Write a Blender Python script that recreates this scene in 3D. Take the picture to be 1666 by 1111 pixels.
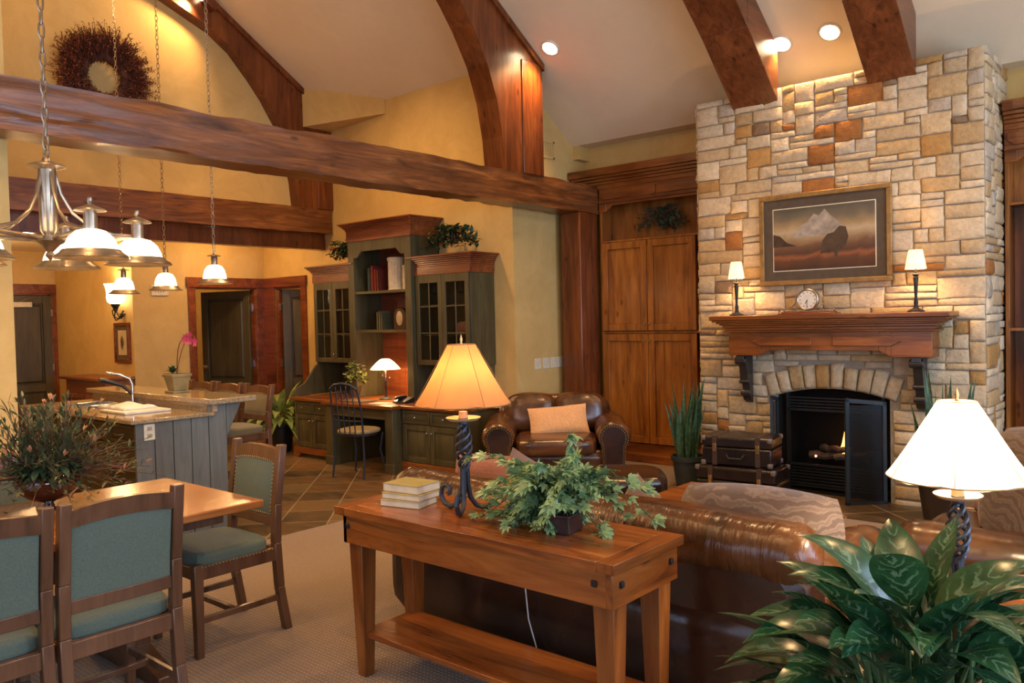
import bpy, math, random
from mathutils import Vector, Matrix, noise
PI=math.pi
sc=bpy.context.scene
for o in list(bpy.data.objects): bpy.data.objects.remove(o)
COL=sc.collection
R=math.radians

# ------------------------------------------------------------------ camera, world, light, exposure
FPX=1324.64; YAW,PIT,ROL=-0.7096154,-0.0285921,-0.0238064
EYE=Vector((0,0,1.57))
_f=Vector((math.sin(YAW)*math.cos(PIT),math.cos(YAW)*math.cos(PIT),math.sin(PIT)))
_r=Vector((math.cos(YAW),-math.sin(YAW),0)); _u=_r.cross(_f)
_r,_u=math.cos(ROL)*_r+math.sin(ROL)*_u, -math.sin(ROL)*_r+math.cos(ROL)*_u
cd=bpy.data.cameras.new('camera'); cam=bpy.data.objects.new('camera',cd); COL.objects.link(cam)
cd.sensor_fit='HORIZONTAL'; cd.sensor_width=36; cd.lens=FPX*36/1666; cd.clip_start=.05
M=Matrix((_r,_u,-_f)).transposed().to_4x4(); M.translation=EYE; cam.matrix_world=M
sc.camera=cam
sc.view_settings.view_transform='Standard'; sc.view_settings.look='None'
sc.view_settings.exposure=-0.28; sc.view_settings.gamma=1.0; sc.view_settings.use_curve_mapping=False
w=bpy.data.worlds.new('world'); sc.world=w; w.use_nodes=True
bg=w.node_tree.nodes['Background']; bg.inputs[0].default_value=(.45,.65,1,1); bg.inputs[1].default_value=.6
WARM=(1,.58,.25); DAY=(.56,.72,1.0)
def light(kind,name,loc,power,color=WARM,size=.1,target=None,spot=None,sy=None,blend=.6):
    l=bpy.data.lights.new(name,kind); l.energy=power; l.color=color
    if kind=='AREA':
        l.size=size
        if sy: l.shape='RECTANGLE'; l.size_y=sy
    else: l.shadow_soft_size=size
    if kind=='SPOT': l.spot_size=R(spot or 90); l.spot_blend=blend
    o=bpy.data.objects.new(name,l); COL.objects.link(o); o.location=loc
    if target is not None:
        o.rotation_euler=(Vector(target)-Vector(loc)).to_track_quat('-Z','Y').to_euler()
    return o
# daylight through the windows of the east wall and the south wall (behind the camera)
for y in (-1.6,1.2,4.3): light('AREA','window_daylight',(2.9,y,1.9),120 if y<4 else 190,DAY,1.9,(-6,y+1.2,1.6),sy=2.3)
for x in (-3.6,-1.0): light('AREA','window_daylight',(x,-2.9,1.9),45,DAY,1.9,(x,4,1.3),sy=2.3)
# warm fill spots added below the ceiling, out of view, for general light
SL=.65
def ceil_z(y): return 3.48+SL*(7.47-y) if y>1.5 else 3.48+SL*(7.47-1.5)-SL*(1.5-y)
for x,y,e in ((-7.4,1.6,330),(-6.7,4.9,330),(-3.6,1.0,230),(-2.4,4.6,330),(-.2,4.6,240),(-.6,1.0,190)):
    light('SPOT','fill_spot',(x,y,ceil_z(y)-.12),e,WARM,.10,(x,y,0),spot=125,blend=.9)
for x,y,e in ((-9.4,3.2,35),(-11.2,3.0,30),(-9.3,5.5,30)): light('POINT','kitchen_downlight_bulb',(x,y,2.45 if y<4 else 2.58),e,WARM,.05)
for x,y,z,e in ((-2.6,.6,4.6,75),(-7.0,.9,4.6,55),(.6,3.4,4.0,50)): light('POINT','ceiling_fill_point',(x,y,z),e,WARM,.15)  # warm points added out of view to brighten the ceiling, without any fixtures
# high gable window of the east wall
light('AREA','gable_window_daylight',(2.9,4.1,4.30),95,DAY,3.4,(-5,3.6,2.4),sy=1.1)

# ------------------------------------------------------------------ materials
def nt(name):
    m=bpy.data.materials.new(name); m.use_nodes=True; t=m.node_tree; b=t.nodes['Principled BSDF']
    return m,t,b
def N(t,ty,**k):
    n=t.nodes.new(ty)
    for a,v in k.items():
        if a[0]=='i' and a[1:].isdigit(): n.inputs[int(a[1:])].default_value=v
        else: setattr(n,a,v)
    return n
def ramp(t,stops,fac):
    n=t.nodes.new('ShaderNodeValToRGB'); e=n.color_ramp.elements
    while len(e)<len(stops): e.new(.5)
    for x,(p,c) in zip(e,stops): x.position=p; x.color=(*c,1)
    t.links.new(fac,n.inputs[0]); return n
def coords(t,scale=(1,1,1),rot=(0,0,0)):
    c=N(t,'ShaderNodeTexCoord'); mp=N(t,'ShaderNodeMapping'); mp.inputs[3].default_value=scale; mp.inputs[2].default_value=rot
    t.links.new(c.outputs['Object'],mp.inputs[0]); return mp.outputs[0]
def bump(t,b,h,strength=.3,dist=.01):
    n=N(t,'ShaderNodeBump'); n.inputs['Strength'].default_value=strength; n.inputs['Distance'].default_value=dist
    t.links.new(h,n.inputs['Height']); t.links.new(n.outputs[0],b.inputs['Normal']); return n
def plain(name,c,rough=.5,metal=0,var=.12,scale=20,bmp=.0,bs=60,coat=0,spec=.5,sheen=0):
    m,t,b=nt(name); v=coords(t)
    n=N(t,'ShaderNodeTexNoise'); n.inputs['Scale'].default_value=scale; n.inputs['Detail'].default_value=4; t.links.new(v,n.inputs[0])
    lo=tuple(x*(1-var) for x in c); hi=tuple(min(1,x*(1+var)) for x in c)
    r=ramp(t,[(.3,lo),(.7,hi)],n.outputs[0]); t.links.new(r.outputs[0],b.inputs['Base Color'])
    b.inputs['Roughness'].default_value=rough; b.inputs['Metallic'].default_value=metal
    b.inputs['Coat Weight'].default_value=coat; b.inputs['Specular IOR Level'].default_value=spec
    if sheen: b.inputs['Sheen Weight'].default_value=sheen
    if bmp:
        n2=N(t,'ShaderNodeTexNoise'); n2.inputs['Scale'].default_value=bs; n2.inputs['Detail'].default_value=3; t.links.new(v,n2.inputs[0])
        bump(t,b,n2.outputs[0],bmp)
    return m
def wood(name,dark,mid,light_,axis='x',rough=.3,knots=True,sc_=1.0,bmp=.25,coat=.15):
    m,t,b=nt(name); s={'x':(.9,9,9),'y':(9,.9,9),'z':(9,9,.9)}[axis]; s=tuple(q*sc_ for q in s)
    v=coords(t,s)
    n=N(t,'ShaderNodeTexNoise'); n.inputs['Scale'].default_value=1.6; n.inputs['Detail'].default_value=8; n.inputs['Roughness'].default_value=.65; n.inputs['Distortion'].default_value=.9
    t.links.new(v,n.inputs[0])
    r=ramp(t,[(.28,dark),(.5,mid),(.74,light_)],n.outputs[0])
    v2=coords(t,{'x':(1.3,3,3),'y':(3,1.3,3),'z':(3,3,1.3)}[axis]); n2=N(t,'ShaderNodeTexNoise'); n2.inputs['Scale'].default_value=1.1; n2.inputs['Detail'].default_value=3; t.links.new(v2,n2.inputs[0])
    r2=ramp(t,[(.35,(.62,.55,.5)),(.65,(1,1,1))],n2.outputs[0])
    mx=N(t,'ShaderNodeMix',data_type='RGBA',blend_type='MULTIPLY'); mx.inputs[0].default_value=.8
    t.links.new(r.outputs[0],mx.inputs[6]); t.links.new(r2.outputs[0],mx.inputs[7]); out=mx.outputs[2]
    if knots:
        vk=coords(t,{'x':(2.2,5,5),'y':(5,2.2,5),'z':(5,5,2.2)}[axis]); vo=N(t,'ShaderNodeTexVoronoi'); vo.inputs['Scale'].default_value=1.3; t.links.new(vk,vo.inputs[0])
        rk=ramp(t,[(.05,(.12,.06,.04)),(.14,(1,1,1))],vo.outputs[0])
        m2=N(t,'ShaderNodeMix',data_type='RGBA',blend_type='MULTIPLY'); m2.inputs[0].default_value=.7
        t.links.new(out,m2.inputs[6]); t.links.new(rk.outputs[0],m2.inputs[7]); out=m2.outputs[2]
    t.links.new(out,b.inputs['Base Color']); b.inputs['Roughness'].default_value=rough; b.inputs['Coat Weight'].default_value=coat; b.inputs['Coat Roughness'].default_value=.15
    bump(t,b,n.outputs[0],bmp,.006); return m
def emit(name,c,s,base=(.9,.85,.7)):
    m,t,b=nt(name); v=coords(t); n=N(t,'ShaderNodeTexNoise'); n.inputs['Scale'].default_value=6; t.links.new(v,n.inputs[0])
    r=ramp(t,[(.3,tuple(x*.93 for x in base)),(.7,base)],n.outputs[0]); t.links.new(r.outputs[0],b.inputs['Base Color'])
    b.inputs['Emission Color'].default_value=(*c,1); b.inputs['Emission Strength'].default_value=s; return m
def shade_mat(name,c,trans,rough=.9,e=0,ec=(1,.6,.25),veins=False):
    m,t,b=nt(name); v=coords(t); n=N(t,'ShaderNodeTexNoise'); n.inputs['Scale'].default_value=9; n.inputs['Detail'].default_value=5; t.links.new(v,n.inputs[0])
    r=ramp(t,[(.3,tuple(x*.82 for x in c)),(.7,c)],n.outputs[0]); t.links.new(r.outputs[0],b.inputs['Base Color']); b.inputs['Roughness'].default_value=rough
    tr=N(t,'ShaderNodeBsdfTranslucent'); t.links.new(r.outputs[0],tr.inputs[0])
    mx=N(t,'ShaderNodeMixShader'); mx.inputs[0].default_value=trans
    t.links.new(b.outputs[0],mx.inputs[1]); t.links.new(tr.outputs[0],mx.inputs[2])
    out=t.nodes['Material Output']; t.links.new(mx.outputs[0],out.inputs[0])
    if e: b.inputs['Emission Color'].default_value=(*ec,1); b.inputs['Emission Strength'].default_value=e
    return m
def plaster(name,c1,c2,bm=.12):
    m,t,b=nt(name); v=coords(t)
    n=N(t,'ShaderNodeTexNoise'); n.inputs['Scale'].default_value=2.2; n.inputs['Detail'].default_value=8; n.inputs['Roughness'].default_value=.7; n.inputs['Distortion'].default_value=.6; t.links.new(v,n.inputs[0])
    r=ramp(t,[(.3,c1),(.7,c2)],n.outputs[0]); t.links.new(r.outputs[0],b.inputs['Base Color']); b.inputs['Roughness'].default_value=.75
    n2=N(t,'ShaderNodeTexNoise'); n2.inputs['Scale'].default_value=18; n2.inputs['Detail'].default_value=5; t.links.new(v,n2.inputs[0]); bump(t,b,n2.outputs[0],bm,.01); return m
def leather(name,c1,c2,rough=.28):
    m,t,b=nt(name); v=coords(t)
    n=N(t,'ShaderNodeTexNoise'); n.inputs['Scale'].default_value=3.5; n.inputs['Detail'].default_value=6; n.inputs['Distortion'].default_value=1.2; t.links.new(v,n.inputs[0])
    r=ramp(t,[(.35,c1),(.7,c2)],n.outputs[0]); t.links.new(r.outputs[0],b.inputs['Base Color']); b.inputs['Roughness'].default_value=rough
    n2=N(t,'ShaderNodeTexNoise'); n2.inputs['Scale'].default_value=9; n2.inputs['Detail'].default_value=5; n2.inputs['Distortion'].default_value=.5; t.links.new(v,n2.inputs[0])
    bump(t,b,n2.outputs[0],.22,.012); b.inputs['Specular IOR Level'].default_value=.6; return m
WX=wood('alder_x',(.08,.020,.003),(.24,.070,.011),(.40,.135,.024),'x')
WY=wood('alder_y',(.08,.020,.003),(.24,.070,.011),(.40,.135,.024),'y')
WZ=wood('alder_z',(.13,.038,.005),(.33,.118,.018),(.48,.195,.036),'z')
BEAM=wood('beam_wood',(.055,.017,.004),(.20,.066,.015),(.38,.145,.038),'y',rough=.34,bmp=.9,sc_=1.3,coat=.2)
TRUSS=wood('truss_wood',(.07,.016,.003),(.18,.046,.009),(.29,.088,.018),'z',rough=.3,coat=.2)
RAFT=wood('rafter_wood',(.06,.016,.006),(.17,.05,.015),(.27,.09,.028),'y',rough=.3)
CHERRY=wood('cherry_wood',(.09,.02,.006),(.22,.055,.016),(.34,.10,.03),'x',rough=.3,knots=False)
TABW=wood('table_wood',(.17,.052,.012),(.38,.14,.034),(.55,.23,.065),'y',rough=.22,knots=False,coat=.35)
CONW=wood('console_wood',(.12,.030,.005),(.32,.098,.018),(.47,.17,.034),'x',rough=.27,knots=False,coat=.3)
CONZ=wood('console_leg_wood',(.09,.024,.005),(.22,.068,.013),(.32,.115,.026),'z',rough=.3,knots=False)
CHW=wood('chair_wood',(.06,.027,.012),(.125,.057,.027),(.18,.088,.044),'z',rough=.3,knots=False,coat=.3)
GREENW=wood('olive_cabinet',(.046,.040,.016),(.088,.077,.033),(.12,.104,.046),'z',rough=.42,knots=False,bmp=.12,coat=0)
GREENX=wood('olive_cabinet_rail',(.046,.040,.016),(.088,.077,.033),(.12,.104,.046),'x',rough=.42,knots=False,bmp=.12,coat=0)
GREY=wood('grey_green_panel',(.10,.115,.105),(.15,.168,.155),(.19,.21,.195),'z',rough=.5,knots=False,bmp=.12,coat=0)
DOORM=wood('door_paint',(.055,.046,.022),(.092,.078,.036),(.118,.10,.048),'z',rough=.45,knots=False,bmp=.1,coat=0)
WALL=plaster('faux_plaster',(.56,.37,.12),(.71,.50,.18))
CEIL=plaster('ceiling_plaster',(.78,.66,.45),(.84,.72,.50),.05)
IRON=plain('wrought_iron',(.055,.065,.085),.42,.7,bmp=.15)
DARKIRON=plain('black_iron',(.02,.02,.022),.5,.5,bmp=.1)
BRONZE=plain('antique_nickel',(.42,.34,.25),.3,.9,var=.2)
STEEL=plain('steel',(.6,.6,.6),.2,1)
BRASS=plain('brass',(.65,.42,.16),.3,1)
BLACK=plain('black_paint',(.012,.012,.013),.4)
WHITE=plain('white_cloth',(.8,.78,.74),.8,bmp=.3)
IVORY=plain('ivory_plastic',(.72,.66,.5),.5)
TEAL=plain('teal_fabric',(.088,.118,.088),.85,scale=170,var=.16,bmp=.15,bs=300,sheen=.15)
OLIVE=plain('olive_fabric',(.15,.125,.06),.85,scale=170,var=.2,bmp=.2,bs=300,sheen=.15)
GRANITE=None
def granite():
    m,t,b=nt('granite'); v=coords(t); n=N(t,'ShaderNodeTexVoronoi'); n.inputs['Scale'].default_value=130; t.links.new(v,n.inputs[0])
    n2=N(t,'ShaderNodeTexNoise'); n2.inputs['Scale'].default_value=45; n2.inputs['Detail'].default_value=6; t.links.new(v,n2.inputs[0])
    a=N(t,'ShaderNodeMix',data_type='FLOAT'); a.inputs[0].default_value=.5; t.links.new(n.outputs[0],a.inputs[2]); t.links.new(n2.outputs[0],a.inputs[3])
    r=ramp(t,[(.25,(.10,.075,.045)),(.45,(.34,.25,.14)),(.6,(.42,.33,.20)),(.8,(.60,.52,.38))],a.outputs[0]); t.links.new(r.outputs[0],b.inputs['Base Color'])
    b.inputs['Roughness'].default_value=.12; b.inputs['Coat Weight'].default_value=.3; return m
GRANITE=granite()
def carpet():
    m,t,b=nt('carpet'); v=coords(t)
    ws=[]
    for rot in (0,PI/2):
        w_=N(t,'ShaderNodeTexWave',wave_type='BANDS',bands_direction='X'); w_.inputs['Scale'].default_value=14; w_.inputs['Distortion'].default_value=1.2; w_.inputs['Detail'].default_value=2
        w_.inputs['Detail Scale'].default_value=3
        t.links.new(coords(t,rot=(0,0,rot)),w_.inputs[0]); ws.append(w_)
    mm=N(t,'ShaderNodeMath',operation='MULTIPLY'); t.links.new(ws[0].outputs['Fac'],mm.inputs[0]); t.links.new(ws[1].outputs['Fac'],mm.inputs[1])
    n=N(t,'ShaderNodeTexNoise'); n.inputs['Scale'].default_value=160; t.links.new(v,n.inputs[0])
    a=N(t,'ShaderNodeMix',data_type='FLOAT'); a.inputs[0].default_value=.35; t.links.new(mm.outputs[0],a.inputs[2]); t.links.new(n.outputs[0],a.inputs[3])
    r=ramp(t,[(.0,(.14,.09,.052)),(.5,(.30,.212,.132)),(1,(.41,.305,.195))],a.outputs[0]); t.links.new(r.outputs[0],b.inputs['Base Color'])
    b.inputs['Roughness'].default_value=.95; b.inputs['Sheen Weight'].default_value=.2; bump(t,b,a.outputs[0],.6,.01); return m
def slate():
    m,t,b=nt('slate_tile'); v=coords(t,rot=(0,0,PI/4))
    br=N(t,'ShaderNodeTexBrick'); br.offset=0; br.squash=1; br.inputs['Scale'].default_value=1; br.inputs['Mortar Size'].default_value=.006
    br.inputs['Brick Width'].default_value=.385; br.inputs['Row Height'].default_value=.385; br.inputs['Bias'].default_value=0
    br.inputs['Color1'].default_value=(0,0,0,1); br.inputs['Color2'].default_value=(1,1,1,1); br.inputs['Mortar'].default_value=(.5,.5,.5,1); t.links.new(v,br.inputs[0])
    n=N(t,'ShaderNodeTexNoise'); n.inputs['Scale'].default_value=2.4; n.inputs['Detail'].default_value=8; n.inputs['Distortion'].default_value=1.5; t.links.new(coords(t,(1,2.2,1),(0,0,.8)),n.inputs[0])
    a=N(t,'ShaderNodeMix',data_type='FLOAT'); a.inputs[0].default_value=.4; t.links.new(n.outputs[0],a.inputs[2]); t.links.new(br.outputs[0],a.inputs[3])
    r=ramp(t,[(.25,(.045,.035,.022)),(.42,(.12,.075,.035)),(.55,(.20,.105,.04)),(.72,(.15,.115,.06)),(.85,(.30,.18,.08))],a.outputs[0])
    mx=N(t,'ShaderNodeMix',data_type='RGBA'); t.links.new(br.outputs['Fac'],mx.inputs[0]); t.links.new(r.outputs[0],mx.inputs[6]); mx.inputs[7].default_value=(.33,.25,.15,1)
    t.links.new(mx.outputs[2],b.inputs['Base Color']); b.inputs['Roughness'].default_value=.33; bump(t,b,n.outputs[0],.3,.01); return m
def vcol(name,rough=.8,ns=14,amp=.35,bm=.7,spec=.4):
    m,t,b=nt(name); c=N(t,'ShaderNodeVertexColor',layer_name='Col'); v=coords(t)
    n=N(t,'ShaderNodeTexNoise'); n.inputs['Scale'].default_value=ns; n.inputs['Detail'].default_value=8; n.inputs['Roughness'].default_value=.65; t.links.new(v,n.inputs[0])
    r=ramp(t,[(.3,(1-amp,)*3),(.65,(1.0,1.0,1.0))],n.outputs[0])
    mx=N(t,'ShaderNodeMix',data_type='RGBA',blend_type='MULTIPLY'); mx.inputs[0].default_value=1; t.links.new(c.outputs[0],mx.inputs[6]); t.links.new(r.outputs[0],mx.inputs[7])
    t.links.new(mx.outputs[2],b.inputs['Base Color']); b.inputs['Roughness'].default_value=rough; b.inputs['Specular IOR Level'].default_value=spec; bump(t,b,n.outputs[0],bm,.012); return m
CARPET=carpet(); SLATE=slate(); STONE=vcol('stone',.9,30,.28,.9,.2); MORTAR=plain('mortar',(.30,.26,.20),.9,bmp=.5)
def creased(m,sc_):
    m=m.copy(); t=m.node_tree
    for n in t.nodes:
        if n.type=='TEX_NOISE' and abs(n.inputs['Scale'].default_value-9)<.1:
            for l in list(n.inputs[0].links): t.links.remove(l)
            t.links.new(coords(t,sc_),n.inputs[0]); n.inputs['Scale'].default_value=2.2; n.inputs['Distortion'].default_value=1.2
        if n.type=='BUMP': n.inputs['Strength'].default_value=.55; n.inputs['Distance'].default_value=.02
    return m
LEATHER=leather('brown_leather',(.035,.012,.004),(.135,.050,.014),.25); DLEATHER=leather('dark_leather',(.014,.006,.004),(.045,.018,.009),.24)
def paisley(name,c1,c2,c3):
    m,t,b=nt(name); v=coords(t)
    w_=N(t,'ShaderNodeTexVoronoi',feature='SMOOTH_F1'); w_.inputs['Scale'].default_value=9; n=N(t,'ShaderNodeTexNoise'); n.inputs['Scale'].default_value=5; n.inputs['Detail'].default_value=3
    t.links.new(v,n.inputs[0]); t.links.new(n.outputs[1],w_.inputs[0])
    wv=N(t,'ShaderNodeTexWave',wave_type='RINGS'); wv.inputs['Scale'].default_value=7; wv.inputs['Distortion'].default_value=12; wv.inputs['Detail'].default_value=4; t.links.new(v,wv.inputs[0])
    r=ramp(t,[(.2,c1),(.5,c2),(.72,c3),(.95,c2)],wv.outputs[1]); t.links.new(r.outputs[0],b.inputs['Base Color']); b.inputs['Roughness'].default_value=.8; b.inputs['Sheen Weight'].default_value=.3
    bump(t,b,wv.outputs[1],.2,.005); return m
PAIS=paisley('paisley_fabric',(.10,.06,.04),(.145,.092,.062),(.20,.14,.10))
RUST=plain('rust_fabric',(.25,.085,.035),.8,scale=60,sheen=.3,bmp=.3); MAUVE=plain('mauve_fabric',(.13,.075,.065),.8,scale=60,sheen=.3,bmp=.3)
TAN=plain('tan_suede',(.62,.34,.15),.85,scale=60,bmp=.2,sheen=.2)
def leafmat(name,c1,c2,vein,rough=.3,scale=14,trans=.15,amt=.5):
    m,t,b=nt(name); v=coords(t); u=N(t,'ShaderNodeUVMap')
    n=N(t,'ShaderNodeTexNoise'); n.inputs['Scale'].default_value=scale; n.inputs['Detail'].default_value=4; t.links.new(v,n.inputs[0])
    r=ramp(t,[(.3,c1),(.7,c2)],n.outputs[0]); out=r.outputs[0]
    if vein:
        mp=N(t,'ShaderNodeMapping'); t.links.new(u.outputs[0],mp.inputs[0])
        wv=N(t,'ShaderNodeTexWave',bands_direction='DIAGONAL'); wv.inputs['Scale'].default_value=1.7; wv.inputs['Distortion'].default_value=5; wv.inputs['Detail'].default_value=4; t.links.new(mp.outputs[0],wv.inputs[0])
        rv=ramp(t,[(.62,(0,0,0)),(.8,(amt,)*3)],wv.outputs[1])
        mx=N(t,'ShaderNodeMix',data_type='RGBA'); t.links.new(rv.outputs[0],mx.inputs[0]); t.links.new(out,mx.inputs[6]); mx.inputs[7].default_value=(*vein,1); out=mx.outputs[2]
    t.links.new(out,b.inputs['Base Color']); b.inputs['Roughness'].default_value=rough
    if trans:
        tr=N(t,'ShaderNodeBsdfTranslucent'); t.links.new(out,tr.inputs[0]); ms=N(t,'ShaderNodeMixShader'); ms.inputs[0].default_value=trans
        t.links.new(b.outputs[0],ms.inputs[1]); t.links.new(tr.outputs[0],ms.inputs[2]); t.links.new(ms.outputs[0],t.nodes['Material Output'].inputs[0])
    return m
def aglamat():
    m,t,b=nt('aglaonema_leaf'); u=N(t,'ShaderNodeUVMap'); sx=N(t,'ShaderNodeSeparateXYZ'); t.links.new(u.outputs[0],sx.inputs[0])
    c=coords(t); n=N(t,'ShaderNodeTexNoise'); n.inputs['Scale'].default_value=26; n.inputs['Detail'].default_value=4; t.links.new(c,n.inputs[0])
    def mth(op,a,b_=None,c_=None):
        q=N(t,'ShaderNodeMath',operation=op)
        for i,x in enumerate((a,b_,c_)):
            if x is None: continue
            if isinstance(x,(int,float)): q.inputs[i].default_value=x
            else: t.links.new(x,q.inputs[i])
        return q.outputs[0]
    au=mth('ABSOLUTE',mth('SUBTRACT',sx.outputs[0],.5))
    ph=mth('ADD',mth('MULTIPLY_ADD',au,-22.0,mth('MULTIPLY',sx.outputs[1],46.0)),mth('MULTIPLY',n.outputs[0],16.0))
    w_=mth('SINE',ph); edge=mth('SUBTRACT',1.0,mth('MULTIPLY',au,1.7)); msk=mth('MULTIPLY',mth('MULTIPLY',w_,edge),n.outputs[0])
    r1=ramp(t,[(.16,(0,0,0)),(.36,(.6,.6,.6))],msk)
    r0=ramp(t,[(.3,(.012,.055,.022)),(.7,(.03,.115,.04))],n.outputs[0])
    mx=N(t,'ShaderNodeMix',data_type='RGBA'); t.links.new(r1.outputs[0],mx.inputs[0]); t.links.new(r0.outputs[0],mx.inputs[6]); mx.inputs[7].default_value=(.20,.36,.22,1)
    t.links.new(mx.outputs[2],b.inputs['Base Color']); b.inputs['Roughness'].default_value=.24; b.inputs['Specular IOR Level'].default_value=.7
    tr=N(t,'ShaderNodeBsdfTranslucent'); t.links.new(mx.outputs[2],tr.inputs[0]); ms=N(t,'ShaderNodeMixShader'); ms.inputs[0].default_value=.15
    t.links.new(b.outputs[0],ms.inputs[1]); t.links.new(tr.outputs[0],ms.inputs[2]); t.links.new(ms.outputs[0],t.nodes['Material Output'].inputs[0]); return m
AGLA=aglamat()
IVY=leafmat('ivy_leaf',(.035,.13,.055),(.33,.50,.20),(.45,.6,.35),.4,scale=7,amt=.35)
DGREEN=leafmat('dark_foliage',(.02,.05,.02),(.07,.12,.045),None,.5)
LGREEN=leafmat('light_foliage',(.14,.22,.04),(.34,.40,.12),None,.4)
SNAKE=leafmat('snake_leaf',(.02,.06,.03),(.08,.16,.07),None,.35,scale=35)
TWIG=plain('twig',(.13,.045,.025),.8,var=.5,scale=5)
def glassm(name,c=(1,1,1),rough=.02):
    m,t,b=nt(name); b.inputs['Base Color'].default_value=(*c,1); b.inputs['Transmission Weight'].default_value=1; b.inputs['Roughness'].default_value=rough; b.inputs['IOR'].default_value=1.15
    n=N(t,'ShaderNodeTexNoise'); n.inputs['Scale'].default_value=12; t.links.new(coords(t),n.inputs[0]); bump(t,b,n.outputs[0],.05,.003); return m
GLASS=glassm('clear_glass')

# ------------------------------------------------------------------ mesh builder
class MB:
    def __init__(s,T=None): s.v=[];s.f=[];s.sm=[];s.c=[];s.uv={};s.T=T;s.col=None
    def add(s,vs,fs,smooth=False,uv=None):
        b=len(s.v)
        for p in vs:
            p=Vector(p); s.v.append(s.T@p if s.T else p)
        for i,f in enumerate(fs):
            if uv: s.uv[len(s.f)]=[uv[k] for k in f]
            s.f.append([b+k for k in f]); s.sm.append(smooth); s.c.append(s.col)
        return s
    def box(s,x0,x1,y0,y1,z0,z1):
        x0,x1=sorted((x0,x1));y0,y1=sorted((y0,y1));z0,z1=sorted((z0,z1))
        return s.add([(x,y,z) for z in (z0,z1) for y in (y0,y1) for x in (x0,x1)],[(0,2,3,1),(4,5,7,6),(0,1,5,4),(2,6,7,3),(0,4,6,2),(1,3,7,5)])
    def hexa(s,p): # 8 points bottom 4 ccw, top 4 ccw
        return s.add(p,[(3,2,1,0),(4,5,6,7),(0,1,5,4),(1,2,6,5),(2,3,7,6),(3,0,4,7)])
    def taper(s,cx,cy,z0,z1,a0,b0,a1,b1,dx=0,dy=0):
        return s.hexa([(cx-a0+dx,cy-b0+dy,z0),(cx+a0+dx,cy-b0+dy,z0),(cx+a0+dx,cy+b0+dy,z0),(cx-a0+dx,cy+b0+dy,z0),(cx-a1,cy-b1,z1),(cx+a1,cy-b1,z1),(cx+a1,cy+b1,z1),(cx-a1,cy+b1,z1)])
    def prism(s,pts,axis,a0,a1,smooth=False):
        n=len(pts)
        g={'x':lambda p,a:(a,p[0],p[1]),'y':lambda p,a:(p[0],a,p[1]),'z':lambda p,a:(p[0],p[1],a)}[axis]
        vs=[g(p,a0) for p in pts]+[g(p,a1) for p in pts]
        fs=[list(range(n)),list(range(2*n-1,n-1,-1))]+[(i,i+n,(i+1)%n+n,(i+1)%n) for i in range(n)]
        return s.add(vs,fs,smooth)
    def strip(s,lo,hi,axis,a0,a1): # solid between two polylines (same count), extruded
        for i in range(len(lo)-1):
            s.prism([lo[i],lo[i+1],hi[i+1],hi[i]],axis,a0,a1)
        return s
    def lathe(s,prof,c=(0,0,0),n=20,a0=0,a1=2*PI,rx=1,ry=1):
        full=abs(a1-a0-2*PI)<1e-6; m=n if full else n+1; vs=[]
        for r,z in prof:
            for k in range(m):
                a=a0+(a1-a0)*k/n; vs.append((c[0]+r*rx*math.cos(a),c[1]+r*ry*math.sin(a),c[2]+z))
        fs=[]
        for i in range(len(prof)-1):
            for k in range(n if not full else m):
                k2=(k+1)%m if full else k+1
                fs.append((i*m+k,i*m+k2,(i+1)*m+k2,(i+1)*m+k))
        return s.add(vs,fs,True)
    def tube(s,pts,r,n=8,cap=True,closed=False,flat=1.0):
        pts=[Vector(p) for p in pts]; L=len(pts)
        rs=r if isinstance(r,(list,tuple)) else [r]*L
        vs=[];up=None
        for i,p in enumerate(pts):
            a=pts[(i-1)%L] if (i>0 or closed) else p; b=pts[(i+1)%L] if (i<L-1 or closed) else p
            t=(b-a).normalized() if (b-a).length>1e-9 else Vector((0,0,1))
            if up is None:
                up=Vector((0,0,1)) if abs(t.z)<.9 else Vector((1,0,0))
            up=(up-t*up.dot(t)); up=up.normalized() if up.length>1e-6 else t.orthogonal().normalized()
            sd=t.cross(up)
            for k in range(n):
                an=2*PI*k/n; vs.append(p+(up*math.cos(an)+sd*math.sin(an)*flat)*rs[i])
        fs=[]
        for i in range(L if closed else L-1):
            j=(i+1)%L
            for k in range(n): fs.append((i*n+k,i*n+(k+1)%n,j*n+(k+1)%n,j*n+k))
        if cap and not closed: fs+= [tuple(range(n-1,-1,-1)),tuple((L-1)*n+k for k in range(n))]
        return s.add(vs,fs,True)
    def rbox(s,c,h,k=5,n=9,wob=0,seed=0,T=None):
        vs=[];fs=[]
        for ax in range(3):
            for sg in (-1,1):
                b=len(vs)
                for i in range(n+1):
                    for j in range(n+1):
                        u=math.tan((i/n*2-1)*PI/4.0); v_=math.tan((j/n*2-1)*PI/4.0)
                        q=[0,0,0]; q[ax]=sg; q[(ax+1)%3]=u; q[(ax+2)%3]=v_
                        rr=(abs(q[0])**k+abs(q[1])**k+abs(q[2])**k)**(-1/k)
                        p=Vector((q[0]*rr*h[0],q[1]*rr*h[1],q[2]*rr*h[2]))
                        if wob: p*=1+wob*noise.noise(p*6+Vector((seed,seed,0)))
                        if T: p=T@p
                        vs.append(p+Vector(c))
                for i in range(n):
                    for j in range(n):
                        q=(b+i*(n+1)+j,b+(i+1)*(n+1)+j,b+(i+1)*(n+1)+j+1,b+i*(n+1)+j+1)
                        fs.append(q if sg>0 else q[::-1])
        return s.add(vs,fs,True)
    def ball(s,c,r,n=6):
        return s.lathe([(r*math.sin(PI*i/n)+1e-5,-r*math.cos(PI*i/n)) for i in range(n+1)],c,2*n)
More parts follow.
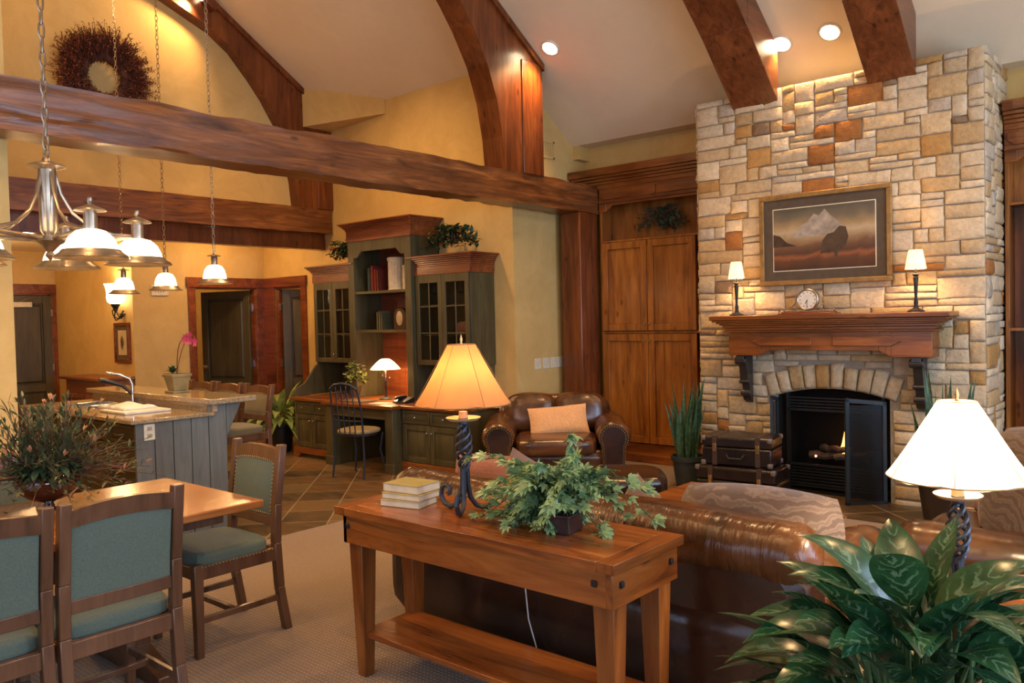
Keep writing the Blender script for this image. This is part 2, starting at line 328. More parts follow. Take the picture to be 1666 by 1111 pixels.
    def pillow(s,w,h,t,T,n=10,bow=-.07):
        vs=[];fs=[]
        for sg in (1,-1):
            b=len(vs)
            for i in range(n+1):
                for j in range(n+1):
                    u=i/n*2-1;v_=j/n*2-1
                    x=u*w/2*(1+bow*(1-v_*v_)) ; z=v_*h/2*(1+bow*(1-u*u))
                    y=sg*t/2*(max(0,(1-u**4)*(1-v_**4)))**.6
                    y+=.006*noise.noise(Vector((u*3,v_*3,w*9)))
                    vs.append(T@Vector((x,y,z)))
            for i in range(n):
                for j in range(n):
                    q=(b+i*(n+1)+j,b+(i+1)*(n+1)+j,b+(i+1)*(n+1)+j+1,b+i*(n+1)+j+1); fs.append(q if sg<0 else q[::-1])
        return s.add(vs,fs,True)
    def leaf(s,base,d,L,W,droop=.3,fold=.15,n=5,up=Vector((0,0,1)),tip=1.0,roll=0):
        d=Vector(d).normalized(); side=d.cross(up)
        side=side.normalized() if side.length>1e-3 else Vector((1,0,0)); nn=side.cross(d).normalized()
        if roll: q=Matrix.Rotation(roll,3,d); side=q@side; nn=q@nn
        vs=[];uv=[];p=Vector(base)
        dd=d.copy()
        for i in range(n+1):
            t=i/n; wd=W/2*math.sin(PI*min(1,(t*.93+.05))**.8)*(1-.15*t) if i<n else 0.0008
            vs+= [p-side*wd+nn*fold*wd*2, p, p+side*wd+nn*fold*wd*2]; uv+=[(0,t),(.5,t),(1,t)]
            if i<n:
                p=p+dd*(L/n); dd=(dd+Vector((0,0,-1))*droop/n*1.6).normalized()
                nn=side.cross(dd).normalized()
        fs=[]
        for i in range(n):
            a=3*i; fs+=[(a,a+1,a+4,a+3),(a+1,a+2,a+5,a+4)]
        return s.add(vs,fs,True,uv)
    def build(s,name,mat,parent=None,bevel=0,world=True,ang=40,sub=0,seg=2):
        me=bpy.data.meshes.new(name); org=Vector((0,0,0))
        if parent is None:
            xs=[v.x for v in s.v];ys=[v.y for v in s.v];zs=[v.z for v in s.v]
            org=Vector(((min(xs)+max(xs))/2,(min(ys)+max(ys))/2,min(zs)))
        elif world:
            p=parent
            while p: org=org+p.location; p=p.parent
        me.from_pydata([v-org for v in s.v],[],s.f)
        me.polygons.foreach_set('use_smooth',[True]*len(s.f))
        if s.uv:
            ul=me.uv_layers.new(name='UVMap')
            for pi,p in enumerate(me.polygons):
                u=s.uv.get(pi)
                if u:
                    for k,li in enumerate(p.loop_indices): ul.data[li].uv=u[k]
        if any(c is not None for c in s.c):
            ca=me.color_attributes.new('Col','FLOAT_COLOR','CORNER')
            for pi,p in enumerate(me.polygons):
                c=s.c[pi] or (.3,.3,.3)
                for li in p.loop_indices: ca.data[li].color=(*c,1)
        me.update(); me.set_sharp_from_angle(angle=R(ang)); me.materials.append(mat)
        o=bpy.data.objects.new(name,me); COL.objects.link(o)
        if parent is None: o.location=org
        else: o.parent=parent
        if bevel:
            m=o.modifiers.new('bevel','BEVEL'); m.width=bevel; m.segments=seg; m.limit_method='ANGLE'; m.angle_limit=R(40)
        return o
def tag(o,label,cat,group=None,kind=None):
    o['label']=label;o['category']=cat
    if group:o['group']=group
    if kind:o['kind']=kind
    return o
def thing(name,label,cat,loc=(0,0,0),rz=0,group=None):
    o=bpy.data.objects.new(name,None); o.empty_display_size=.1; COL.objects.link(o); o.location=loc; o.rotation_euler=(0,0,rz); return tag(o,label,cat,group)
def struct(o): o['kind']='structure'; return o
def dup(o,loc=None,rz=None,label=None,parent=None):
    c=o.copy(); COL.objects.link(c)
    if parent is not None: c.parent=parent
    if loc is not None: c.location=loc
    if rz is not None: c.rotation_euler=(0,0,rz)
    if label: c['label']=label
    for ch in list(o.children): dup(ch,parent=c)
    return c
def TR(x,y,z,rz=0,rx=0,ry=0): return Matrix.Translation((x,y,z))@Matrix.Rotation(rz,4,'Z')@Matrix.Rotation(ry,4,'Y')@Matrix.Rotation(rx,4,'X')

# ------------------------------------------------------------------ setting
b=MB().box(-5.22,3.1,-3.1,7.8,-.1,0); struct(b.build('floor',CARPET))
b=MB().box(-13,-5.22,-3.1,8.7,-.1,0.0); struct(b.build('floor_tile',SLATE))
b=MB().box(-3.75,-1.1,6.25,6.92,0.0,.012); struct(b.build('floor_hearth',SLATE))
cl=[(7.8,3.48),(7.47,3.48),(1.5,ceil_z(1.5)),(-3.1,ceil_z(-3.1))]
b=MB().strip(cl,[(y,z+.15) for y,z in cl],'x',-8.72,3.1); struct(b.build('ceiling',CEIL))
b=MB().box(-13,-8.6,-3.1,6.52,2.65,2.75); struct(b.build('ceiling_kitchen',CEIL))
b=MB().box(-13,-7,6.52,8.7,2.65,2.75); struct(b.build('ceiling_hall',CEIL))
b=MB().box(-5.6,3.1,7.68,7.8,0,3.6); struct(b.build('wall_fireplace',WALL))
b=MB().prism([(6.4,0),(7.7,0),(7.7,3.48),(7.47,3.5),(6.4,ceil_z(6.4)+.05)],'x',-5.6,-5.45); struct(b.build('wall_alcove',WALL))
b=MB().box(-10.15,-9.78,6.4,6.52,0,2.7).box(-9.15,-5.6,6.4,6.52,0,2.7).box(-9.78,-9.15,6.4,6.52,2.09,2.7).box(-8.72,-5.6,6.4,6.52,2.7,ceil_z(6.4)+.1)
struct(b.build('wall_desk',WALL))
b=MB().prism([(-3.1,2.692),(6.4,2.692),(6.4,ceil_z(6.4)+.05),(1.5,ceil_z(1.5)+.05),(-3.1,ceil_z(-3.1)+.05)],'x',-8.72,-8.6); struct(b.build('wall_back_upper',WALL))
b=MB().box(-10.15,-10.03,4.56,5.36,0,2.7).box(-10.15,-10.03,6.26,6.4,0,2.7).box(-10.15,-10.03,5.36,6.26,2.09,2.7); struct(b.build('wall_back',WALL))
b=MB().box(-12.55,-10.15,4.56,4.68,0,2.7); struct(b.build('wall_corridor',WALL))
b=MB().box(-12.55,-12.42,-3.1,3.55,0,2.7).box(-12.55,-12.42,4.52,4.56,0,2.7).box(-12.55,-12.42,3.55,4.52,2.09,2.7); struct(b.build('wall_far',WALL))
b=MB().box(-13,-12.8,3,8.7,0,2.7).box(-13,-7,8.6,8.7,0,2.7).box(-7.1,-7,6.52,8.6,0,2.7); struct(b.build('wall_hall',WALL))
b=MB().box(-5.75,-5.4,.2,1.75,0,6.1); struct(b.build('wall_pier',WALL))
b=MB().box(-12.55,-5.75,.2,.35,0,2.65); struct(b.build('wall_kitchen_side',WALL))
# triangular bulkhead beside the rear truss
b=MB(); zb=3.97
b.hexa([(-8.45,5.98,zb),(-7.37,6.385,zb+.04),(-7.37,6.4,zb+.04),(-8.45,6.4,zb),(-8.45,5.98,4.5),(-7.37,6.385,4.2),(-7.37,6.4,4.2),(-8.45,6.4,4.2)]); struct(b.build('trim_1',WALL))
b=MB().box(-5.45,-5.37,7.47,7.68,3.33,3.48); struct(b.build('trim_2',WALL))
# windows in the east wall and the south wall (outside the frame, daylight comes from them)
def wallwin(axis,c,a0,a1,wins,name,ztop):
    b=MB(); z0,z1=.72,3.08
    def bx(u0,u1,za,zb_):
        if axis=='x': b.box(c,c+.12*(1 if c>0 else -1),u0,u1,za,zb_)
        else: b.box(u0,u1,c-.12,c,za,zb_)
    cur=a0
    for u in wins: bx(cur,u-1,0,z1); bx(u-1,u+1,0,z0); cur=u+1
    bx(cur,a1,0,z1); bx(a0,a1,z1,ztop); struct(b.build(name,WALL))
wallwin('x',3.0,-3.1,7.8,(-1.6,1.2,4.3),'wall_east',7.5); wallwin('y',-3.0,-8.7,3.1,(-3.6,-1.0),'wall_south',4.6)
b=MB().box(-12.6,-8.7,-3.12,-3,0,2.7); struct(b.build('wall_south_kitchen',WALL))
for i,(ax,u) in enumerate((('x',-1.6),('x',1.2),('x',4.3),('y',-3.6),('y',-1.0))):
    T=TR(3.06,u,0,-PI/2) if ax=='x' else TR(u,-3.06,0)
    b=MB(T)
    for a in (-1,-.02,.94): b.box(a,a+.06,-.03,.03,.72,3.08)
    for z in (.72,1.88,3.02): b.box(-1,1,-.03,.03,z,z+.06)
    wn=struct(b.build('window_%d'%(i+1),CHERRY)); g=MB(T).box(-.97,.97,-.004,.004,.76,3.04).build('pane',GLASS,wn)

# ------------------------------------------------------------------ timber
def hewn(name,mat,label,x0,x1,y0,y1,z0,z1,amp=.008,n=70,seed=1,parent=None):
    vs=[];fs=[];m=3
    ring=[(0,0),(.5,0),(1,0)]+[(1,k/12) for k in range(1,12)]+[(1,1),(.5,1),(0,1),(0,.5)]
    for i in range(n+1):
        y=y0+(y1-y0)*i/n
        for u,v in ring:
            gr=amp*1.1*noise.noise(Vector((y*.55,v*11+.8*noise.noise(Vector((y*.5,v*2,seed))),seed*2.3))) if (u==1 and 0<v<1) else 0
            p=Vector((y*2.2,u*3+seed,v*3)); q=amp*(noise.noise(p)+ .7*noise.noise(p*3.1))*(1.6 if (u in (0,1) and v in (0,1)) else .6)
            vs.append((x0+(x1-x0)*u+q*(1 if u<.5 else -1)+gr,y,z0+(z1-z0)*v+q*1.2))
    k=len(ring)
    for i in range(n):
        for j in range(k): fs.append((i*k+j,i*k+(j+1)%k,(i+1)*k+(j+1)%k,(i+1)*k+j))
    fs+=[tuple(range(k-1,-1,-1)),tuple(n*k+j for j in range(k))]
    b=MB().add(vs,fs,True); return tag(b.build(name,mat,ang=35),label,'beam')
hewn('timber_beam',BEAM,'long rough-hewn brown timber beam crossing the room, nearest the camera',-5.37,-5.1,-2.9,7.44,2.69,2.99,n=120,amp=.010)
hewn('timber_beam',BEAM,'dark timber beam on the back wall under the twig wreath',-8.6,-8.43,.36,6.38,2.69,2.99,amp=.005,seed=7)
hewn('timber_beam',TRUSS,'lower darker beam tucked beneath the back wall beam above the kitchen hall',-8.74,-8.598,.36,6.39,2.5,2.691,amp=.002,seed=9)
b=MB().box(-5.36,-5.1,7.09,7.42,0,2.69); tag(b.build('timber_post',TRUSS,bevel=.012),'square knotty wooden post between grey wall and left tall cabinet','post')
INN=[(5.90,2.985),(5.87,3.3),(5.80,3.64),(5.68,3.95),(5.5,4.23),(5.34,4.43),(5.1,4.69),(4.85,4.86),(4.35,5.06),(3.7,5.3),(2.6,5.6),(1.5,5.75),(0,5.55),(-1.5,4.9),(-2.9,3.6)]
OUT=[6.47,6.47,6.47,6.47,6.1,5.76,5.4,5.0,4.4,3.7,2.6,1.5,0,-1.5,-2.9]
OZ=[2.985,3.35,3.75,4.07]
def truss(x0,x1,label):
    r=thing('arched_truss',label,'roof truss',((x0+x1)/2,5.9,2.985))
    out=[(OUT[i],OZ[i] if i<4 else ceil_z(OUT[i])-.015) for i in range(len(INN))]
    MB().strip(INN,out,'x',x0,x1).build('arch',TRUSS,r,ang=30)
    MB().box(x0-.0,x1+.012,6.17,6.485,2.985,4.09).build('post_plank',TRUSS,r,bevel=.006)
    tp=[(y,ceil_z(y)-.075) for y in (6.5,5.4,4,2.5,1.5)]+[(-.5,ceil_z(-.5)-.075),(-2.9,ceil_z(-2.9)-.075)]
    MB().strip(tp,[(y,z+.07) for y,z in tp],'x',x0-.03,x1+.03).build('edge_trim',TRUSS,r)
    return r
truss(-5.36,-5.1,'curved wooden arch truss standing on the near long beam')
truss(-8.6,-8.43,'curved wooden arch truss against the back wall beside the wreath')
for x0,x1,l in ((-3.24,-2.83,'dark ceiling rafter ending over the left part of the chimney'),(-2.09,-1.73,'dark ceiling rafter ending over the right part of the chimney')):
    lo=[(6.895,3.37),(6.3,3.87),(5.6,4.38),(4.6,5.0),(2.5,6.3),(1.5,6.9)]; hi=[(6.895,ceil_z(6.895)-.002)]+[(y,ceil_z(y)-.002) for y,z in lo[1:]]
    tag(MB().strip(lo,hi,'x',x0,x1).build('ceiling_rafter',RAFT,bevel=.006),l,'rafter')

# recessed downlights in view
LIGHTGLOW=emit('lamp_glow',(1,.80,.5),30)
def can(x,y,label,e=60,spot=True,tgt=None):
    z=ceil_z(y); r=thing('recessed_light',label,'ceiling light',(x,y,z),0,'recessed ceiling lights'); a=math.atan(SL)
    T=Matrix.Translation((x,y,z))@Matrix.Rotation(-a,4,'X')
    MB(T).lathe([(.076,-.012),(.092,-.012),(.098,-.002),(.098,.01)],n=24).build('trim_ring',IVORY,r)
    MB(T).lathe([(.0001,-.008),(.076,-.008)],n=24).build('lamp_lens',LIGHTGLOW,r)
    p=T@Vector((0,0,-.05)); light('SPOT','recessed_bulb',p,e,WARM,.05,tgt or (x,y-.3,0),spot=110)
can(-4.89,6.37,'round glowing ceiling light just right of the near arch truss',130,tgt=(-5.2,5.9,2.2))
can(-2.79,6.88,'left one of two ceiling lights shining between the rafters',75,tgt=(-2.9,6.95,1.2))
can(-2.38,6.88,'right one of two ceiling lights, next to the right rafter',75,tgt=(-2.2,6.95,1.2))
# small adjustable spotlight on the rear truss
r=thing('spotlight','small wooden-cased spotlight fixed on the back arch truss','spotlight',(-8.38,4.75,5.12))
T=TR(-8.38,4.78,5.12,0,-.6)
MB(T).box(-.05,.05,-.08,.08,-.05,.05).build('housing',TRUSS,r,bevel=.01)
MB(T@Matrix.Translation((0,-.1,0))@Matrix.Rotation(PI/2,4,'X')).lathe([(.0001,0),(.05,0),(.055,-.02)],n=16).build('lamp_lens',LIGHTGLOW,r)
light('SPOT','spotlight_bulb',(-8.25,4.6,5.1),70,WARM,.05,(-8.5,3.8,4.0),spot=130)

# ------------------------------------------------------------------ door helpers (front faces -y in local frame)
def pdoor(name,T,x0,x1,z0,z1,mat,root,knob=None,kmat=None,y=0,th=.02,fr=.06,panels=((0,1),),raised=True,arch=False,label=None):
    b=MB(T); b.box(x0,x0+fr,y-th,y,z0,z1).box(x1-fr,x1,y-th,y,z0,z1)
    H=z1-z0; cuts=[]
    for i,(p0,p1) in enumerate(panels):
        a=z0+H*p0+(fr if i==0 or True else 0); c=z0+H*p1-(fr if i==len(panels)-1 else 0)
        cuts.append((a,c))
    last=z0
    for a,c in cuts: b.box(x0+fr,x1-fr,y-th,y,last,a); last=c
    b.box(x0+fr,x1-fr,y-th,y,last,z1)
    for a,c in cuts:
        b.box(x0+fr,x1-fr,y-th*.3,y,a,c)
        if raised:
            g=.018; i0,i1,j0,j1=x0+fr+g,x1-fr-g,a+g,c-g; k=.02
            b.hexa([(i0,y-th*.3,j0),(i1,y-th*.3,j0),(i1,y-th*.3,j1),(i0,y-th*.3,j1),(i0+k,y-th*.85,j0+k),(i1-k,y-th*.85,j0+k),(i1-k,y-th*.85,j1-k),(i0+k,y-th*.85,j1-k)])
    d=b.build(name,mat,root,bevel=.003,seg=1)
    if label: d['label']=label
    if knob:
        for kx,kz in knob: mk_knob(T,kx,y-th,kz,kmat or BRONZE,d)
    return d
def mk_knob(T,x,y,z,mat,par,r=.013):
    TT=T@Matrix.Translation((x,y,z))@Matrix.Rotation(PI/2,4,'X')
    MB(TT).lathe([(.0001,.026),(r*.8,.024),(r,.018),(r*.7,.011),(.005,.007),(.006,0)],n=12).build('knob',mat,par)
I4=Matrix.Identity(4)

# interior doors with casings
def room_door(name,T,w_,casing_l,casing_r,head,hinges,closer=False,leafrot=0,hingeside=1):
    # opening from x=0..w_, wall face at y=0, front -y
    b=MB(T); b.box(-casing_l,0,-.025,.0,0,2.09).box(w_,w_+casing_r,-.025,0,0,2.09).box(-casing_l-head,w_+casing_r+head,-.035,.0,2.07,2.20)
    b.box(-.0,.02,0,.12,0,2.07).box(w_-.02,w_,0,.12,0,2.07).box(0,w_,0,.12,2.05,2.09)
    d=struct(b.build(name,CHERRY,bevel=.003))
    hx=w_-.02 if hingeside>0 else .02
    L=T@Matrix.Translation((hx,.10 if leafrot else .04,0))@Matrix.Rotation(leafrot,4,'Z')
    lw=w_-.05
    x0,x1=(-lw,0) if hingeside>0 else (0,lw)
    leaf=pdoor('door_leaf',L,x0,x1,.01,2.04,DOORM,d,th=.04,fr=.11,panels=((0,.34),(.34,1)))
    for z in hinges: MB(T).box(hx-.012,hx+.012,-.012 if not leafrot else .06,.01 if not leafrot else .1,z,z+.1).build('hinge',STEEL,d)
    kx=(x0+.07) if hingeside>0 else (x1-.07)
    MB(L@Matrix.Translation((kx,-.04,.98))@Matrix.Rotation(PI/2,4,'X')).lathe([(.0001,.06),(.02,.058),(.027,.045),(.02,.03),(.01,.02),(.01,.008),(.03,.006),(.03,0)],n=16).build('handle',STEEL,d)
    return d,L
T1=TR(-10.03,5.36,0,PI/2)
room_door('door_1',T1,.90,.09,.14,.02,(1.75,.98,.25),leafrot=-1.25,hingeside=1)
T2=TR(-9.78,6.4,0)
room_door('door_2',T2,.63,.25,.11,.015,(1.75,.98,.25),leafrot=1.05,hingeside=-1)
T3=TR(-12.42,3.55,0,PI/2)
d3,L3=room_door('door_3',T3,.97,.1,.04,.0,(1.75,.98,.25))
b=MB(L3); b.box(-.66,-.26,-.09,-.04,1.88,1.95); c=b.build('door_closer',IVORY,d3,bevel=.005); c['label']='pale door closer box with folded arm'
MB(L3).tube([(-.42,-.07,1.95),(-.35,-.1,1.99),(-.2,-.05,2.03)],.008).build('closer_arm',STEEL,c)
for x,y,z in ((-11.6,6.9,2.3),(-8.6,7.4,2.3)): light('POINT','hall_bulb',(x,y,z),22,WARM,.15)

# ------------------------------------------------------------------ fireplace
FX0,FX1,FY=-3.61,-1.27,6.9
SC=[((.66,.53,.34),30),((.62,.47,.27),22),((.56,.39,.19),14),((.50,.29,.10),8),((.40,.17,.05),3),((.56,.47,.34),13),((.28,.19,.11),2.5),((.72,.60,.40),16)]
def pick(rnd):
    t=rnd.random()*sum(w_ for _,w_ in SC)
    for c,w_ in SC:
        t-=w_
        if t<0: break
    k=.88+.24*rnd.random(); return tuple(x*k for x in c)
def stone(b,P,rnd,dep=.02,T=None,nu=5,nv=4):
    # P: 4 corner points (x,z) ccw in local plane facing -y; rounded rough face
    b.col=pick(rnd); seed=rnd.random()*50; vs=[];fs=[]
    jit=[Vector((p[0]+rnd.uniform(-.004,.004),p[1]+rnd.uniform(-.004,.004))) for p in P]
    d0=dep*rnd.uniform(.6,1.25)
    for i in range(nv+1):
        for j in range(nu+1):
            u=j/nu;v=i/nv
            # cluster the outer rows at the edge
            u2=(0,.06,.5,.94,1)[j] if nu==4 else (0,.05,.35,.65,.95,1)[j]; v2=(0,.12,.5,.88,1)[i]
            a=jit[0].lerp(jit[1],u2); c=jit[3].lerp(jit[2],u2); p=a.lerp(c,v2)
            edge=(i in (0,nv)) or (j in (0,nu))
            y=-(d0*.6 if edge else d0)-.014*noise.noise(Vector((p.x*16,p.y*22,seed)))-.006*noise.noise(Vector((p.x*45,p.y*45,seed)))
            q=.004*noise.noise(Vector((p.x*20,seed,p.y*20)))
            vs.append((p.x+(q if edge else 0),y,p.y+(q if edge else 0)))
    m=nu+1
    for i in range(nv):
        for j in range(nu): a=i*m+j; fs.append((a,a+1,a+m+1,a+m))
    rim=[j for j in range(m)]+[i*m+nu for i in range(1,nv+1)]+[nv*m+j for j in range(nu-1,-1,-1)]+[i*m for i in range(nv-1,0,-1)]
    k=len(vs)
    for r_ in rim: vs.append((vs[r_][0],0,vs[r_][2]))
    for i in range(len(rim)): j=(i+1)%len(rim); fs.append((rim[j],rim[i],k+i,k+j))
    b.add(vs,fs,True); b.col=None
def ashlar(b,w_,h_,free,rnd,u=.058,x0=0,z0=0):
    nx=int(round(w_/u)); nz=int(round(h_/u)); ux=w_/nx; uz=h_/nz
    occ=[[not free(x0+(i+.5)*ux,z0+(j+.5)*uz) for i in range(nx)] for j in range(nz)]
    for j in range(nz):
        for i in range(nx):
            if occ[j][i]: continue
            hh=rnd.choice((1,1,2,2,2,3)); ww=rnd.choice((2,3,3,4,5,6,7)) if hh<3 else rnd.choice((3,4,5,6))
            if hh==1: ww=max(ww,rnd.choice((1,3,4)))
            mw=0
            while mw<ww and i+mw<nx and not occ[j][i+mw]: mw+=1
            if i+mw<nx and not occ[j][i+mw] and (i+mw+1>=nx or occ[j][i+mw+1]): mw+=1
            mh=1
            while mh<hh and j+mh<nz and all(not occ[j+mh][i+k] for k in range(mw)): mh+=1
            for jj in range(mh):
                for ii in range(mw): occ[j+jj][i+ii]=True
            g=.0035; X0=x0+i*ux+g;X1=x0+(i+mw)*ux-g;Z0=z0+j*uz+g;Z1=z0+(j+mh)*uz-g
            stone(b,[(X0,Z0),(X1,Z0),(X1,Z1),(X0,Z1)],rnd)
AX=(-2.88-1.95)/2; HW=.465; SPR=.845; RISE=.07; AR=(HW*HW+RISE*RISE)/(2*RISE); AZ=SPR+RISE-AR
r=thing('stone_fireplace','tall ashlar stone chimney with arched fireplace opening','fireplace',(AX,7.3,0))
FT=3.50
def free(x,z):
    if abs(x-AX)<HW+.004 and z<SPR: return False
    dx=x-AX; dz=z-AZ; rr=math.hypot(dx,dz); an=math.atan2(dx,dz)
    if rr<AR+.225 and abs(an)<.345 and z>SPR-.06: return False
    return True
rnd=random.Random(11); b=MB(TR(0,FY,0))
ashlar(b,FX1-FX0,FT,free,rnd,u=.055,x0=FX0)
nv=10
for i in range(nv):
    a0=-.335+.67*i/nv+.004; a1=-.335+.67*(i+1)/nv-.004; ro=AR+.185+rnd.uniform(0,.03)
    q=lambda rr,a:(AX+rr*math.sin(a),AZ+rr*math.cos(a))
    stone(b,[q(AR+.004,a0),q(AR+.004,a1),q(ro,a1),q(ro,a0)],rnd,.04)
# returning side faces
b.T=TR(FX1,FY,0,PI/2); ashlar(b,.76,FT,lambda x,z:True,rnd)
b.T=TR(FX0,FY+.76,0,-PI/2); ashlar(b,.76,FT,lambda x,z:True,rnd)
b.build('stone_veneer',STONE,r,ang=75)
b=MB(); b.box(FX0,AX-HW,FY,7.67,0,FT).box(AX+HW,FX1,FY,7.67,0,FT)
arc=[(AX-HW+2*HW*i/14) for i in range(15)]; b.strip([(x,AZ+math.sqrt(AR*AR-(x-AX)**2)) for x in arc],[(x,FT) for x in arc],'y',FY,7.67)
# stepped sides of the old masonry edge
b.build('mortar_core',MORTAR,r)
# firebox
fb=MB(); fb.box(AX-HW,AX+HW,7.35,7.4,0,.92).box(AX-HW,AX-HW+.01,6.93,7.35,0,.86).box(AX+HW-.01,AX+HW,6.93,7.35,0,.86).box(AX-HW,AX+HW,6.93,7.35,0.002,.02)
FBX=plain('firebox_black',(.012,.012,.012),.8,bmp=.1,spec=.15)
f=fb.build('firebox',FBX,r)
gb=MB()
for k in range(7): gb.box(AX-.39,AX+.39,6.97,6.985,.05+.026*k,.062+.026*k)
for k in range(4): gb.box(AX-.39,AX+.39,6.97,6.985,.74+.026*k,.752+.026*k)
gb.box(AX-.41,AX-.385,6.96,7.0,.02,.86).box(AX+.385,AX+.41,6.96,7.0,.02,.86).box(AX-.4,AX+.4,6.96,7.0,.235,.25).box(AX-.4,AX+.4,6.96,7.0,.71,.73)
gb.build('vent_grille',plain('grille',(.03,.034,.036),.35,.5),f)
lb=MB()
for (p,q,rr) in (((-.28,7.15,.30),(.22,7.2,.30),.035),((-.2,7.22,.36),(.1,7.1,.37),.03),((-.05,7.1,.30),(.3,7.2,.35),.028)):
    n_=8; lb.tube([Vector((AX+p[0],p[1],p[2])).lerp(Vector((AX+q[0],q[1],q[2])),i/n_)+Vector((0,0,.008*math.sin(i*2.3))) for i in range(n_+1)],[rr*(1+.12*math.sin(i*1.9)) for i in range(n_+1)],8)
lb.build('fire_log',plain('charred_log',(.07,.05,.04),.9,bmp=.8,bs=30,var=.5),f)
FL=emit('flame',(1,.42,.07),9,(1,.5,.1)); FL2=emit('ember',(1,.2,.1),12)
fm=MB()
for x,h,ww in ((.02,.20,.026),(.0,.10,.02),(.05,.07,.012)):
    fm.lathe([(ww*math.sin(PI*(i/10)**.65)*(1-.3*i/10)+.0005,h*i/10) for i in range(11)],(AX+x,7.16,.33),10)
fm.build('flame',FL,f); MB().ball((AX-.19,7.05,.31),.01).build('ember',FL2,f)
light('POINT','fire_glow',(AX+.02,7.12,.45),1.0,(1,.4,.12),.05)
# mantel
m=thing('mantel_shelf','knotty wood mantel shelf with moulded cornice and arrow panels on the stone chimney','mantel',(AX,6.75,1.2))
MX0,MX1=-3.35,-1.44
MB().box(MX0,MX1,6.56,6.868,1.505,1.545).build('mantel_top',WX,m,bevel=.008)
b=MB(); st=[(0,.0,1.505,1.49),(.0,.03,1.49,1.475),(0,.055,1.475,1.46),(0,.08,1.46,1.44),(0,.1,1.44,1.415),(0,.085,1.415,1.40)]
for _,ins,za,zb in st: b.box(MX0+.02+ins,MX1-.02-ins,6.575+ins*.5,6.868,zb,za)
b.build('cornice',WX,m,bevel=.004)
zz=[(-3.21,1.2),(-2.93,1.2),(-2.89,1.225),(-2.84,1.25),(-1.96,1.25),(-1.91,1.225),(-1.87,1.2),(-1.58,1.2)]
MB().strip(zz,[(x,1.4) for x,z in zz],'y',6.655,6.868).build('frieze_board',WX,m,bevel=.003)
b=MB()
for sg,c in ((1,-2.73),(-1,-2.06)):
    pts=[(c-sg*.27,1.325),(c-sg*.19,1.362),(c+sg*.25,1.362),(c+sg*.25,1.285),(c-sg*.19,1.285)]
    if sg<0: pts=pts[::-1]
    b.prism(pts[::-1],'y',6.638,6.655)
b.build('arrow_panel',WX,m,bevel=.004)
COR=leather('dark_carved_iron',(.012,.010,.009),(.035,.03,.028),.35)
for x,l in ((-3.12,'left'),(-1.70,'right')):
    prof=[(0,1.2),(.19,1.2),(.195,1.16),(.15,1.13),(.13,1.08),(.115,.98),(.075,.93),(.06,.88),(.075,.85),(.05,.80),(.0,.77)]
    b=MB(); b.prism([(6.868-a,z) for a,z in prof],'x',x-.035,x+.035); b.tube([(x-.05,6.71,1.15),(x+.05,6.71,1.15)],.035,12).tube([(x-.045,6.80,.865),(x+.045,6.80,.865)],.028,12).tube([(x-.045,6.77,.965),(x+.045,6.77,.965)],.02,10)
    tag(b.build('scroll_corbel',COR,m,bevel=.004),'','') if False else b.build('scroll_corbel',COR,m,bevel=.004)
# fire screen doors
s=thing('fire_screen','black mesh fire screen with two hinged doors standing in front of the fireplace','fire screen',(AX,6.85,.012))
def screen_leaf(T,w_,h0,h1):
    b=MB(T)
    b.box(0,.03,-.012,.012,.0,h0).box(w_-.03,w_,-.012,.012,0,h1).box(0,w_,-.012,.012,0,.035)
    b.strip([(i/6*w_,(h0+(h1-h0)*i/6)-.03) for i in range(7)],[(i/6*w_,(h0+(h1-h0)*i/6)) for i in range(7)],'y',-.012,.012)
    return b
DB=plain('screen_frame',(.035,.05,.065),.4,.4); 
def meshmat():
    m_,t,b_=nt('wire_mesh'); v=coords(t,(220,220,220)); ch=N(t,'ShaderNodeTexChecker'); ch.inputs['Scale'].default_value=1; t.links.new(v,ch.inputs[0])
    b_.inputs['Base Color'].default_value=(.02,.025,.03,1); b_.inputs['Metallic'].default_value=.4; b_.inputs['Roughness'].default_value=.4
    tr=N(t,'ShaderNodeBsdfTransparent'); mx=N(t,'ShaderNodeMixShader'); mx.inputs[0].default_value=.5
    t.links.new(ch.outputs[1],mx.inputs[0]); t.links.new(tr.outputs[0],mx.inputs[1]); t.links.new(b_.outputs[0],mx.inputs[2]); t.links.new(mx.outputs[0],t.nodes['Material Output'].inputs[0]); return m_
MESH=meshmat()
e=Vector((-2.21,6.62)); h=Vector((AX+HW-.02,6.855)); w1=(e-h).length
TA=TR(e.x,e.y,.0,math.atan2(h.y-e.y,h.x-e.x)); d=screen_leaf(TA,w1,.87,.83).build('screen_door',DB,s); MB(TA).box(.03,w1-.03,-.003,.003,.035,.81).build('wire_mesh',MESH,d)
e=Vector((AX-HW+.09,6.56)); h=Vector((AX-HW+.02,6.855)); w2=(e-h).length
TB=TR(h.x,h.y,0,math.atan2(e.y-h.y,e.x-h.x)); d=screen_leaf(TB,w2,.83,.87).build('screen_door',DB,s); MB(TB).box(.03,w2-.03,-.003,.003,.035,.81).build('wire_mesh',MESH,d)

